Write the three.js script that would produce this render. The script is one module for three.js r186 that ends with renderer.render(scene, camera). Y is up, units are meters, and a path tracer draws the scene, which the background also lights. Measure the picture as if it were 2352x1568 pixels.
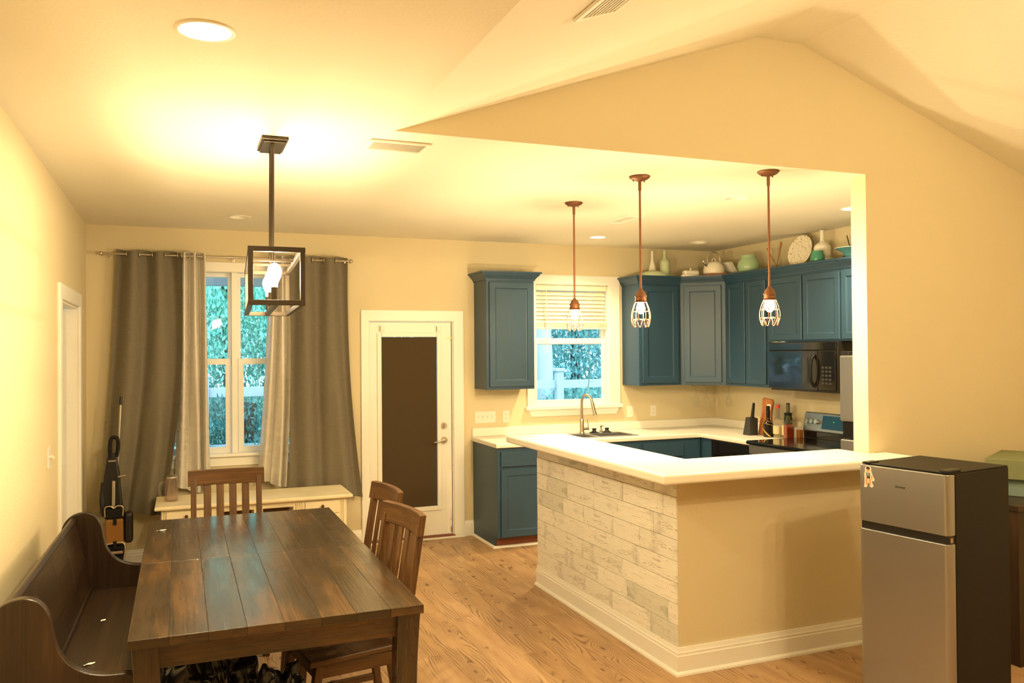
import * as THREE from 'three';
import { RoundedBoxGeometry } from 'three/addons/geometries/RoundedBoxGeometry.js';
import { mergeGeometries, mergeVertices } from 'three/addons/utils/BufferGeometryUtils.js';

// ---------------------------------------------------------------- camera, sky, exposure
const scene = new THREE.Scene();
const renderer = new THREE.WebGLRenderer();
renderer.toneMapping = THREE.LinearToneMapping;
renderer.toneMappingExposure = 2.1;
renderer.shadowMap.enabled = true;

const EYE = 1.7177, YAW = 0.3804, PITCH = 0.0104, ROLL = -0.0077, FOCAL = 1915.06;   // focal length in pixels of a 2352 x 1568 frame
const camera = new THREE.PerspectiveCamera(2 * Math.atan(784 / FOCAL) * 180 / Math.PI, 1.5, 0.05, 200);
{
  const right = new THREE.Vector3(Math.cos(YAW), 0, Math.sin(YAW)), fwd = new THREE.Vector3(Math.sin(YAW), 0, -Math.cos(YAW)), up = new THREE.Vector3(0, 1, 0);
  const f2 = fwd.clone().multiplyScalar(Math.cos(PITCH)).addScaledVector(up, Math.sin(PITCH));
  const u2 = up.clone().multiplyScalar(Math.cos(PITCH)).addScaledVector(fwd, -Math.sin(PITCH));
  const r3 = right.clone().multiplyScalar(Math.cos(ROLL)).addScaledVector(u2, Math.sin(ROLL));
  const u3 = u2.clone().multiplyScalar(Math.cos(ROLL)).addScaledVector(right, -Math.sin(ROLL));
  camera.position.set(0, EYE, 0);
  camera.quaternion.setFromRotationMatrix(new THREE.Matrix4().makeBasis(r3, u3, f2.clone().negate()));
}
scene.add(camera);

// overcast late-afternoon sky: even, slightly paler towards the horizon
const SKY = [1.2, 2.2, 2.9];
{
  const w = 32, h = 64, a = new Float32Array(w * h * 4);
  for (let j = 0; j < h; j++) for (let i = 0; i < w; i++) {
    const e = Math.abs((j + 0.5) / h - 0.5) * 2, k = 1.12 - 0.3 * e, p = (j * w + i) * 4;
    a[p] = SKY[0] * (k + 0.15 * (1 - e)); a[p + 1] = SKY[1] * k; a[p + 2] = SKY[2] * k; a[p + 3] = 1;
  }
  const t = new THREE.DataTexture(a, w, h, THREE.RGBAFormat, THREE.FloatType);
  t.mapping = THREE.EquirectangularReflectionMapping; t.magFilter = THREE.LinearFilter; t.needsUpdate = true;
  scene.background = t; scene.backgroundIntensity = 1.0;
}
// lamp strengths in candela and their colour
const WARM = new THREE.Color().setRGB(1.0, 0.78, 0.44);
const CD = { lantern: 0.95, pendant: 2.4, diningCan: 16, sinkCan: 11, cornerCan: 13.5, fan: 2.15 };

// ---------------------------------------------------------------- random numbers and noise
let seed = 12345;
const rnd = () => { seed = (seed * 1664525 + 1013904223) >>> 0; return seed / 4294967296; };
const rr = (a, b) => a + (b - a) * rnd();
const hash = (x, y, s) => { let h = (x * 374761393 + y * 668265263 + s * 974634777) | 0; h = Math.imul(h ^ (h >>> 13), 1274126177); return ((h ^ (h >>> 16)) >>> 0) / 4294967296; };
const mod = (a, n) => ((a % n) + n) % n;
function vn(x, y, px, py, s) {            // tileable value noise
  const xi = Math.floor(x), yi = Math.floor(y), fx = x - xi, fy = y - yi, u = fx * fx * (3 - 2 * fx), v = fy * fy * (3 - 2 * fy);
  const x0 = mod(xi, px), x1 = mod(xi + 1, px), y0 = mod(yi, py), y1 = mod(yi + 1, py);
  const a = hash(x0, y0, s), b = hash(x1, y0, s), c = hash(x0, y1, s), d = hash(x1, y1, s);
  return a + (b - a) * u + (c - a) * v + (a - b - c + d) * u * v;
}
function fbm(u, v, fx, fy, oct, s) { let t = 0, a = 0.5, n = 0; for (let i = 0; i < oct; i++) { t += a * vn(u * fx, v * fy, fx, fy, s + i); n += a; a *= 0.5; fx *= 2; fy *= 2; } return t / n; }
const clamp = (x, a = 0, b = 1) => Math.min(b, Math.max(a, x));
const sstep = (a, b, x) => { const t = clamp((x - a) / (b - a)); return t * t * (3 - 2 * t); };
const mix3 = (a, b, t) => [a[0] + (b[0] - a[0]) * t, a[1] + (b[1] - a[1]) * t, a[2] + (b[2] - a[2]) * t];
function tex(w, h, fn, srgb = true) {      // fn(u, v) -> [r, g, b] in 0..255 or a grey number in 0..1
  const a = new Uint8Array(w * h * 4);
  for (let j = 0; j < h; j++) for (let i = 0; i < w; i++) {
    let c = fn((i + 0.5) / w, (j + 0.5) / h); if (typeof c === 'number') c = [c * 255, c * 255, c * 255];
    const p = (j * w + i) * 4; a[p] = clamp(c[0], 0, 255); a[p + 1] = clamp(c[1], 0, 255); a[p + 2] = clamp(c[2], 0, 255); a[p + 3] = 255;
  }
  const t = new THREE.DataTexture(a, w, h); t.wrapS = t.wrapT = THREE.RepeatWrapping; t.magFilter = THREE.LinearFilter;
  if (srgb) t.colorSpace = THREE.SRGBColorSpace; t.needsUpdate = true; return t;
}
const rep = (t, lu, lv) => { const c = t.clone(); c.repeat.set(1 / lu, 1 / lv); c.needsUpdate = true; return c; };   // uv in metres
function canvasTex(w, h, draw) {
  const c = document.createElement('canvas'); c.width = w; c.height = h; draw(c.getContext('2d'), w, h);
  const t = new THREE.CanvasTexture(c); t.colorSpace = THREE.SRGBColorSpace; return t;
}

// ---------------------------------------------------------------- building helpers
const used = {}, origin = new WeakMap();
const numbered = (n) => { const k = used[n] = (used[n] ?? -1) + 1; return k ? `${n}_${String(k).padStart(3, '0')}` : n; };
const shade = (o) => { o.traverse((m) => { if (m.isMesh) { m.castShadow = true; m.receiveShadow = true; } }); return o; };
function tag(o, label, category, group, kind) { o.userData.label = label; if (category) o.userData.category = category; if (group) o.userData.group = group; if (kind) o.userData.kind = kind; return o; }
function thing(name, label, category, at = [0, 0, 0], group) {        // a Group at the thing's base: x, y, depth
  const o = new THREE.Group(); o.name = numbered(name); o.position.set(at[0], at[1], -at[2]); origin.set(o, o.position.clone());
  tag(o, label, category, group); scene.add(o); return o;
}
function part(owner, name, geo, mat, label) {                         // geo is in the frame in which the thing was placed
  const g = Array.isArray(geo) ? join(geo) : geo, m = new THREE.Mesh(g, mat), at = origin.get(owner) ?? new THREE.Vector3();
  m.geometry.translate(-at.x, -at.y, -at.z); m.name = name; if (label) m.userData.label = label;
  origin.set(m, at); owner.add(m); m.castShadow = m.receiveShadow = true; return m;
}
function single(name, geo, mat, label, category, group) {             // a thing that is one mesh
  const g = Array.isArray(geo) ? join(geo) : geo; g.computeBoundingBox(); const b = g.boundingBox;
  const c = new THREE.Vector3((b.min.x + b.max.x) / 2, b.min.y, (b.min.z + b.max.z) / 2); g.translate(-c.x, -c.y, -c.z);
  const m = new THREE.Mesh(g, mat); m.name = numbered(name); m.position.copy(c); origin.set(m, c); m.castShadow = m.receiveShadow = true; scene.add(m);
  return tag(m, label, category, group);
}
function structure(name, geo, mat, label) {
  const m = new THREE.Mesh(Array.isArray(geo) ? join(geo) : geo, mat); m.name = numbered(name); m.userData.kind = 'structure'; if (label) m.userData.label = label;
  m.castShadow = m.receiveShadow = true; origin.set(m, new THREE.Vector3()); scene.add(m); return m;
}
function join(list) { return mergeGeometries(list.map((g) => { const n = g.index ? g.toNonIndexed() : g; for (const k of Object.keys(n.attributes)) if (!['position', 'normal', 'uv'].includes(k)) n.deleteAttribute(k); return n; })); }
function uvm(geo, off = true) {            // uv in metres, u along the longer side of each face's plane
  const g = geo.index ? geo.toNonIndexed() : geo; g.computeBoundingBox();
  const s = g.boundingBox.getSize(new THREE.Vector3()).toArray(), p = g.attributes.position, n = g.attributes.normal, uv = new Float32Array(p.count * 2);
  const ou = off ? rnd() * 5 : 0, ov = off ? rnd() * 5 : 0;
  for (let i = 0; i < p.count; i += 3) {
    const q = [0, 0, 0]; for (let k = 0; k < 3; k++) { q[0] += n.getX(i + k); q[1] += n.getY(i + k); q[2] += n.getZ(i + k); }
    const a = q.map(Math.abs), ax = a[0] >= a[1] && a[0] >= a[2] ? 0 : a[1] >= a[2] ? 1 : 2;
    let [e, f] = [[1, 2], [0, 2], [0, 1]][ax]; if (s[f] > s[e]) [e, f] = [f, e];
    for (let k = 0; k < 3; k++) { const c = [p.getX(i + k), p.getY(i + k), p.getZ(i + k)]; uv[(i + k) * 2] = c[e] + ou; uv[(i + k) * 2 + 1] = c[f] + ov; }
  }
  g.setAttribute('uv', new THREE.BufferAttribute(uv, 2)); return g;
}
const setUv = (g, f) => { const p = g.attributes.position, uv = new Float32Array(p.count * 2); for (let i = 0; i < p.count; i++) { const r = f(p.getX(i), p.getY(i), p.getZ(i)); uv[2 * i] = r[0]; uv[2 * i + 1] = r[1]; } g.setAttribute('uv', new THREE.BufferAttribute(uv, 2)); return g; };
// box by extents: x0..x1, y0..y1, depth d0..d1 (depth is -z)
function bx(x0, x1, y0, y1, d0, d1, r = 0.003, seg = 1) {
  const w = Math.abs(x1 - x0), h = Math.abs(y1 - y0), d = Math.abs(d1 - d0);
  const g = r > 0 ? new RoundedBoxGeometry(w, h, d, seg, Math.min(r, w / 2.01, h / 2.01, d / 2.01)) : new THREE.BoxGeometry(w, h, d).toNonIndexed();
  return uvm(g.translate((x0 + x1) / 2, (y0 + y1) / 2, -(d0 + d1) / 2));
}
const cyl = (x, y, d, r0, r1, h, n = 20, axis = 'y') => { const g = new THREE.CylinderGeometry(r1, r0, h, n); if (axis === 'y') g.translate(0, h / 2, 0); if (axis === 'x') g.rotateZ(-Math.PI / 2); if (axis === 'z') g.rotateX(Math.PI / 2); return g.translate(x, y, -d); };
const lathe = (x, y, d, pts, n = 28) => new THREE.LatheGeometry(pts.map(([r, h]) => new THREE.Vector2(Math.max(r, 0.0001), h)), n).translate(x, y, -d);
const v3 = (x, y, d) => new THREE.Vector3(x, y, -d);
const tube = (pts, r, n = 24, rad = 8, closed = false) => new THREE.TubeGeometry(new THREE.CatmullRomCurve3(pts.map((p) => v3(...p)), closed, 'centripetal'), n, r, rad, closed);
const rod = (a, b, r, n = 8) => { const A = v3(...a), B = v3(...b), L = A.distanceTo(B), g = new THREE.CylinderGeometry(r, r, L, n); g.applyQuaternion(new THREE.Quaternion().setFromUnitVectors(new THREE.Vector3(0, 1, 0), B.clone().sub(A).normalize())); return g.translate((A.x + B.x) / 2, (A.y + B.y) / 2, (A.z + B.z) / 2); };
const sph = (x, y, d, r, sy = 1, n = 20) => new THREE.SphereGeometry(r, n, Math.round(n * 0.7)).scale(1, sy, 1).translate(x, y, -d);
const torus = (x, y, d, R, r, axis = 'y', n = 24) => { const g = new THREE.TorusGeometry(R, r, 8, n); if (axis === 'y') g.rotateX(Math.PI / 2); if (axis === 'x') g.rotateY(Math.PI / 2); return g.translate(x, y, -d); };
function shapeOf(pts, holes = []) {
  const s = new THREE.Shape(pts.map((p) => new THREE.Vector2(...p)));
  for (const h of holes) s.holes.push(new THREE.Path(h.map((p) => new THREE.Vector2(...p)))); return s;
}
const ext = (shape, depth, b = 0, seg = 1, curve = 12) => new THREE.ExtrudeGeometry(shape, { depth: depth - 2 * b, bevelEnabled: b > 0, bevelThickness: b, bevelSize: b, bevelOffset: -b, bevelSegments: seg, curveSegments: curve }).translate(0, 0, b);
// a flat slab with outline in (x, depth), from y0 to y1
const slab = (pts, y0, y1, b = 0, seg = 1, holes = []) => uvm(ext(shapeOf(pts, holes), y1 - y0, b, seg).rotateX(-Math.PI / 2).translate(0, y0, 0));
// an upright panel with outline in (x, y), between depth d0 and d1
const upright = (pts, d0, d1, holes = [], b = 0, seg = 1) => uvm(ext(shapeOf(pts, holes), d1 - d0, b, seg).translate(0, 0, -d1));
// an upright panel with outline in (depth, y), between x0 and x1
const sideways = (pts, x0, x1, holes = [], b = 0, seg = 1) => uvm(ext(shapeOf(pts, holes), x1 - x0, b, seg).rotateY(Math.PI / 2).translate(x0, 0, 0));
const rect = (a, b, c, d) => [[a, c], [b, c], [b, d], [a, d]];
// a profile [(out, y)] swept along a path [(x, depth)] with mitred corners; out points to the right of the direction of travel
function sweep(path, prof, closed = false) {
  const n = path.length, off = [];
  for (let i = 0; i < n; i++) {
    const seg = (k) => { const a = path[mod(k, n)], b = path[mod(k + 1, n)], l = Math.hypot(b[0] - a[0], b[1] - a[1]); return [(b[1] - a[1]) / l, -(b[0] - a[0]) / l]; };
    const a = closed || i > 0 ? seg(i - 1) : null, b = closed || i < n - 1 ? seg(i) : null, p = a ?? b, q = b ?? a, k = 1 + p[0] * q[0] + p[1] * q[1];
    off.push([(p[0] + q[0]) / k, (p[1] + q[1]) / k]);
  }
  const P = (i, j) => { const k = mod(i, n); return [path[k][0] + off[k][0] * prof[j][0], prof[j][1], -(path[k][1] + off[k][1] * prof[j][0])]; };
  const v = [], quad = (a, b, c, d) => v.push(...a, ...b, ...c, ...a, ...c, ...d), m = prof.length;
  for (let i = 0; i < (closed ? n : n - 1); i++) for (let j = 0; j < m; j++) quad(P(i, j), P(i + 1, j), P(i + 1, (j + 1) % m), P(i, (j + 1) % m));
  if (!closed) for (const [i, f] of [[0, 1], [n - 1, 0]]) { const t = THREE.ShapeUtils.triangulateShape(prof.map((p) => new THREE.Vector2(...p)), []); for (const q of t) for (const k of f ? q : [q[2], q[1], q[0]]) v.push(...P(i, k)); }
  const g = new THREE.BufferGeometry(); g.setAttribute('position', new THREE.Float32BufferAttribute(v, 3)); g.computeVertexNormals(); return uvm(g);
}
// a surface from a grid of points f(s, t) -> [x, y, depth]
function sheet(f, ns, nt, uvLen) {
  const p = [], uv = [], idx = [];
  for (let j = 0; j <= nt; j++) for (let i = 0; i <= ns; i++) { const q = f(i / ns, j / nt); p.push(q[0], q[1], -q[2]); uv.push(i / ns * uvLen[0], j / nt * uvLen[1]); }
  for (let j = 0; j < nt; j++) for (let i = 0; i < ns; i++) { const a = j * (ns + 1) + i; idx.push(a, a + ns + 1, a + 1, a + 1, a + ns + 1, a + ns + 2); }
  const g = new THREE.BufferGeometry(); g.setAttribute('position', new THREE.Float32BufferAttribute(p, 3)); g.setAttribute('uv', new THREE.Float32BufferAttribute(uv, 2)); g.setIndex(idx); g.computeVertexNormals(); return g;
}
function pointLamp(owner, x, y, d, cd, size = 2) { const l = new THREE.PointLight(WARM, cd, 0, 2), at = origin.get(owner); l.position.set(x - at.x, y - at.y, -d - at.z); l.castShadow = true; l.shadow.radius = size; l.shadow.mapSize.set(1024, 1024); owner.add(l); return l; }
function downLamp(owner, x, y, d, cd, angle = 1.2, size = 4) {
  const l = new THREE.SpotLight(WARM, cd, 0, angle, 0.7, 2), at = origin.get(owner); l.position.set(x - at.x, y - at.y, -d - at.z); l.target.position.set(x - at.x, y - 1 - at.y, -d - at.z);
  l.castShadow = true; l.shadow.radius = size; l.shadow.mapSize.set(1024, 1024); owner.add(l); owner.add(l.target); return l;
}

// ---------------------------------------------------------------- textures and materials
const lin = (r, g, b) => new THREE.Color().setRGB(r, g, b);
const std = (c, roughness, o = {}) => new THREE.MeshStandardMaterial({ color: Array.isArray(c) ? lin(...c) : c, roughness, ...o });
const phys = (c, roughness, o = {}) => new THREE.MeshPhysicalMaterial({ color: Array.isArray(c) ? lin(...c) : c, roughness, ...o });
const T = {};
T.peel = rep(tex(256, 256, (u, v) => 0.6 * fbm(u, v, 48, 48, 2, 3) + 0.4 * fbm(u, v, 12, 12, 2, 9), false), 0.5, 0.5);
T.weave = rep(tex(256, 256, (u, v) => 0.5 + 0.22 * Math.sin(u * Math.PI * 2 * 64) * Math.sin(v * Math.PI * 2 * 64) + 0.3 * (fbm(u, v, 64, 8, 2, 5) - 0.5) + 0.3 * (fbm(u, v, 8, 64, 2, 6) - 0.5), false), 0.2, 0.2);
T.weaveCol = rep(tex(256, 256, (u, v) => { const k = 0.93 + 0.12 * (0.5 * fbm(u, v, 90, 6, 2, 15) + 0.5 * fbm(u, v, 6, 90, 2, 16)) - 0.06; return [250 * k, 246 * k, 238 * k]; }), 0.3, 0.3);
T.brush = rep(tex(256, 256, (u, v) => fbm(u, v, 3, 128, 2, 21), false), 0.4, 0.2);
T.mottle = rep(tex(256, 256, (u, v) => { const k = 0.93 + 0.1 * fbm(u, v, 6, 6, 4, 31); return [255 * k, 253 * k, 248 * k]; }), 0.9, 0.9);
// dark stained wood: long grain along u
function woodTex(dark, mid, light, s, wear = 0.5) {
  return tex(768, 256, (u, v) => {
    const wv = v + 0.05 * (fbm(u, v, 2, 3, 3, s) - 0.5), g = fbm(u, wv, 4, 40, 4, s + 7), f = fbm(u, wv, 10, 120, 2, s + 11), patch = fbm(u, v, 3, 4, 4, s + 21);
    let c = mix3(dark, mid, clamp(g * 1.5 - 0.3)); c = mix3(c, light, clamp((patch - 0.52) * 4) * wear * (0.5 + 0.7 * g));
    const k = 0.82 + 0.34 * f; return [c[0] * k, c[1] * k, c[2] * k];
  });
}
T.table = rep(woodTex([44, 33, 20], [60, 45, 27], [102, 70, 36], 40, 0.7), 1.6, 0.7);
T.chair = rep(woodTex([74, 49, 25], [98, 67, 35], [120, 84, 45], 60, 0.5), 0.9, 0.3);
T.pew = rep(woodTex([36, 24, 13], [52, 35, 19], [74, 52, 27], 80, 0.5), 1.2, 0.4);
T.woodBump = rep(tex(512, 256, (u, v) => fbm(u, v, 4, 60, 4, 91), false), 0.8, 0.3);
T.wearRough = rep(tex(512, 512, (u, v) => 0.5 + 0.42 * (fbm(u, v, 5, 5, 4, 131) - 0.5) + 0.3 * (fbm(u, v, 4, 60, 2, 132) - 0.5), false), 1.1, 1.1);
T.oak = rep(woodTex([150, 88, 38], [186, 118, 56], [206, 140, 76], 70, 0.4), 0.5, 0.2);
// floor boards: pine figure with knots, one whole board each
const boardKnots = [[[0.2, 0.5, 0.05], [0.62, 0.3, 0.04]], [[0.4, 0.6, 0.06], [0.85, 0.45, 0.05], [0.1, 0.2, 0.03]], [[0.3, 0.35, 0.045], [0.75, 0.7, 0.05]], [[0.55, 0.5, 0.07]], [[0.15, 0.65, 0.05], [0.5, 0.4, 0.04], [0.9, 0.6, 0.045]]];
T.floor = boardKnots.map((knots, b) => tex(768, 128, (u, v) => {
  let w = v * 5 + 1.6 * fbm(u, v, 3, 2, 3, 200 + b) + 2.2 * (u - 0.5) * (u - 0.5) * Math.sin(b * 2 + 1), kn = 0;
  for (const [ku, kv, ks] of knots) { const du = (u - ku) / (ks * 1.0), dv = (v - kv) / (ks * 3.2), r2 = du * du + dv * dv; w += 2.6 * Math.exp(-r2 * 0.8) + 1.1 * Math.exp(-(du * du * 0.06 + dv * dv * 1.5)); kn = Math.max(kn, Math.exp(-r2 * 14)); }
  const ring = Math.abs(mod(w * 2.0, 1) - 0.5) * 2, line = Math.pow(1 - ring, 4.5), fine = fbm(u, v, 16, 60, 2, 300 + b), tone = fbm(u, v, 4, 3, 3, 400 + b);
  let c = mix3([192, 158, 116], [162, 127, 90], tone); c = mix3(c, [96, 66, 40], line * 0.9 * sstep(0.36, 0.6, fbm(u, v, 6, 3, 2, 500 + b))); c = mix3(c, [76, 48, 28], kn * 0.8);
  const k = 0.93 + 0.14 * fine; return [c[0] * k, c[1] * k, c[2] * k];
}));
// distressed white boards on the bar
T.plank = [0, 1, 2, 3, 4, 5].map((b) => tex(768, 96, (u, v) => {
  const grey = clamp(sstep(0.5, 0.75, fbm(u, v, 5, 2, 4, 600 + b) + [-0.12, -0.06, -0.16, -0.05, 0.0, -0.1][b]) * 0.7 + [0.08, 0.1, 0, 0.12, 0.42, 0.2][b]);
  let c = mix3([236, 233, 222], [b === 4 ? 172 : 188, b === 4 ? 176 : 186, b === 4 ? 164 : 176], grey * 0.8);
  const w = v * 2.4 + 1.2 * fbm(u, v, 3, 2, 3, 640 + b), ring = Math.abs(mod(w * 1.5, 1) - 0.5) * 2;
  c = mix3(c, [150, 136, 114], Math.pow(1 - ring, 14) * 0.5 * sstep(0.5, 0.64, fbm(u, v, 6, 3, 2, 660 + b)));
  if (b % 2) for (const ku of [0.27, 0.77]) { const cv = 0.45 + 0.12 * Math.sin(ku * 37 + b), du = (u - ku) / 0.2, dv = (v - cv - 0.1 * du) / 0.15, r = Math.abs(du) + Math.abs(dv), n = fbm(u, v, 30, 10, 2, 700 + b); c = mix3(c, [96, 82, 64], 0.6 * clamp(1 - Math.abs(r - 0.7 - 0.3 * (n - 0.5)) * 9) * sstep(0.36, 0.5, n) + 0.45 * clamp(1 - r * 4)); }
  for (let q = 0; q < 5; q++) { const hu = hash(q, b, 71), hv = hash(q, b, 72), r = Math.hypot((u - hu) * 8, v - hv); c = mix3(c, [86, 72, 56], 0.8 * clamp(1 - r / 0.05)); }
  const k = 0.965 + 0.07 * fbm(u, v, 14, 30, 2, 720 + b); return [c[0] * k, c[1] * k, c[2] * k];
}));
T.shimmer = rep(tex(512, 512, (u, v) => { const a = fbm(u, v, 10, 40, 3, 800), b = fbm(u, v, 60, 160, 2, 810); return sstep(0.42, 0.7, 0.6 * a + 0.4 * b); }, false), 0.5, 0.5);
T.fleck = rep(tex(256, 256, (u, v) => { const k = fbm(u, v, 80, 80, 1, 830) > 0.86 ? 0.72 : 1; const s = 0.97 + 0.05 * fbm(u, v, 10, 10, 3, 840); return [246 * k * s, 240 * k * s, 226 * k * s]; }), 0.12, 0.12);
T.rust = tex(64, 512, (u, v) => { const e = sstep(0.5, 0.98, u) * sstep(0.42, 0.02, v) * sstep(0.35, 0.62, fbm(u, v, 4, 14, 4, 850)); return mix3([240, 236, 224], [128, 78, 34], e * 0.9); });

const M = {
  wall: std([0.67, 0.58, 0.375], 0.85, { bumpMap: T.peel, bumpScale: 0.0012 }),
  ceiling: std([0.81, 0.765, 0.63], 0.9, { bumpMap: T.peel, bumpScale: 0.001 }),
  trim: std([0.84, 0.82, 0.75], 0.4), door: std([0.82, 0.80, 0.73], 0.42),
  vinyl: std([0.80, 0.80, 0.78], 0.35), vent: std([0.80, 0.765, 0.66], 0.5), plate: std([0.80, 0.76, 0.66], 0.35), dark: std([0.012, 0.011, 0.01], 0.6),
  sub: std([0.10, 0.07, 0.045], 0.9),
  floor: T.floor.map((t) => std('#ffffff', 0.42, { map: t })),
  plank: T.plank.map((t) => std('#ffffff', 0.6, { map: t })),
  blue: phys([0.025, 0.066, 0.115], 0.40, { bumpMap: T.woodBump, bumpScale: 0.0004 }),
  toe: std([0.20, 0.055, 0.02], 0.6),
  counter: phys([0.84, 0.80, 0.70], 0.32),
  glass: phys('#ffffff', 0.0, { transmission: 1, thickness: 0, ior: 1.5 }),
  clear: phys([0.93, 0.93, 0.9], 0.03, { transmission: 1, thickness: 0, ior: 1.6, clearcoat: 1, clearcoatRoughness: 0.03 }),
  table: phys('#ffffff', 0.5, { map: T.table, bumpMap: T.woodBump, bumpScale: 0.0006, roughnessMap: T.wearRough, clearcoat: 0.55, clearcoatRoughness: 0.2 }),
  chair: phys('#ffffff', 0.42, { map: T.chair, bumpMap: T.woodBump, bumpScale: 0.0004 }),
  pew: phys('#ffffff', 0.36, { map: T.pew, bumpMap: T.woodBump, bumpScale: 0.0005 }),
  cream: phys([0.80, 0.72, 0.52], 0.45, { map: T.mottle }),
  niche: std([0.16, 0.085, 0.04], 0.7), knob: phys([0.09, 0.045, 0.02], 0.35, { metalness: 0.5 }),
  bronze: std([0.055, 0.040, 0.026], 0.38, { metalness: 0.7 }), rustMetal: std([0.20, 0.085, 0.035], 0.5, { metalness: 0.55 }),
  nickel: std([0.55, 0.49, 0.40], 0.3, { metalness: 1 }), chrome: std([0.8, 0.78, 0.75], 0.12, { metalness: 1 }),
  steel: std([0.37, 0.37, 0.37], 0.36, { metalness: 0.9, bumpMap: T.brush, bumpScale: 0.00005 }),
  brass: std([0.6, 0.38, 0.12], 0.3, { metalness: 1 }),
  black: std([0.012, 0.011, 0.010], 0.42), blackGloss: phys([0.008, 0.007, 0.006], 0.08), blackSatin: phys([0.008, 0.007, 0.006], 0.5, { specularIntensity: 0.45 }),
  shadeCloth: std([0.062, 0.040, 0.016], 0.95, { bumpMap: T.weave, bumpScale: 0.0006 }),
  greyCurtain: std([0.20, 0.178, 0.132], 0.8, { map: T.weaveCol, bumpMap: T.weave, bumpScale: 0.0006, side: THREE.DoubleSide }),
  silverCurtain: phys([0.58, 0.54, 0.47], 0.40, { metalnessMap: T.shimmer, metalness: 0.5, bumpMap: T.shimmer, bumpScale: 0.0006, side: THREE.DoubleSide }),
  blind: std([0.84, 0.76, 0.56], 0.5), cord: std([0.7, 0.64, 0.48], 0.7),
  blackBag: phys([0.012, 0.012, 0.013], 0.22, { side: THREE.DoubleSide }), film: phys([0.35, 0.34, 0.32], 0.12, { transmission: 0.5, thickness: 0, side: THREE.DoubleSide }),
  white: phys([0.80, 0.76, 0.66], 0.25), cerGreen: phys([0.34, 0.50, 0.30], 0.2), paleGreen: phys([0.52, 0.60, 0.38], 0.3), deepGreen: phys([0.06, 0.26, 0.17], 0.3), tealCer: phys([0.10, 0.30, 0.33], 0.2),
  oak: phys('#ffffff', 0.45, { map: T.oak }), slate: std([0.03, 0.028, 0.027], 0.6),
};
const glow = (k = 6) => new THREE.MeshStandardMaterial({ color: lin(0.9, 0.9, 0.9), emissive: WARM.clone().lerp(lin(1, 1, 1), 0.35), emissiveIntensity: k, roughness: 0.4 });
M.glowBulb = glow(9); M.glowLens = glow(5);

// ---------------------------------------------------------------- the room
const XL = -0.677, DB = 7.366, DF = 3.787, H = 2.74, XK = 5.25, XR = 5.36, DR = -3.2, XE = 0.932, XP = 3.772;
// back wall with its three openings
const WIN1 = [-0.10, 0.98, 0.86, 2.40], DOOR = [1.565, 2.362, 0, 1.995], WIN2 = [3.185, 3.985, 1.155, 2.36];
structure('wall_back', upright(rect(-0.8, 5.4, -0.1, 2.84), DB, DB + 0.13, [rect(...WIN1), rect(...DOOR), rect(...WIN2)]), M.wall);
structure('wall_left', sideways(rect(-3.32, 7.49, -0.1, 2.84), XL - 0.12, XL, [rect(5.78, 6.77, 0, 2.05)]), M.wall);
structure('wall_kitchen', bx(XK, XK + 0.12, -0.1, 2.84, DF + 0.1, DB + 0.1, 0), M.wall);
structure('wall_right', bx(XR, XR + 0.12, -0.1, 2.9, DR - 0.1, DF + 0.05, 0), M.wall);
structure('wall_rear', upright([[-0.8, -0.1], [5.48, -0.1], [5.48, 2.84], [3.306, 3.56], [3.003, 3.56], [0.93, 2.84], [-0.8, 2.84]], DR - 0.12, DR), M.wall);
structure('wall_gable', upright([[XE, 2.742], [XP, 2.742], [XP, -0.1], [5.48, -0.1], [5.48, 2.72], [3.306, 3.49], [3.003, 3.49]], DF, DF + 0.118), M.wall, 'beige gable wall above the kitchen opening');
// recessed lights: x, depth, radius, lamp strength, label
const CANS = [[0.082, 2.809, 0.095, CD.diningCan, 'large lit recessed ceiling light over the near end of the dining area'], [3.54, 6.734, 0.085, CD.sinkCan, 'lit recessed ceiling light in front of the sink window'], [4.60, 4.745, 0.09, CD.cornerCan, 'lit recessed ceiling light close to the wall at the kitchen end'],
  [3.523, 4.676, 0.088, 0, 'unlit recessed ceiling light near the front pendant'], [4.64, 6.754, 0.088, 0, 'unlit recessed ceiling light above the corner cabinet'], [0.43, 6.60, 0.085, 0, 'unlit recessed ceiling light in front of the curtained window']];
const circle = (x, d, r, n = 40) => Array.from({ length: n }, (_, i) => [x + r * Math.cos(i / n * 2 * Math.PI), d + r * Math.sin(i / n * 2 * Math.PI)]);
structure('ceiling', slab([[-0.8, DR - 0.1], [XE, DR - 0.1], [XE, DF + 0.002], [5.48, DF + 0.002], [5.48, 7.49], [-0.8, 7.49]], H, H + 0.12, 0, 1, CANS.map(([x, d, r]) => circle(x, d, r * 0.86))), M.ceiling);
structure('ceiling', upright([[XE, H], [3.003, 3.452], [3.306, 3.452], [5.5, 2.692], [5.5, 2.8], [3.306, 3.56], [3.003, 3.56], [XE, H + 0.11]], DR - 0.1, DF + 0.002), M.ceiling, 'sloping vaulted ceiling with a flat ridge');
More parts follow.
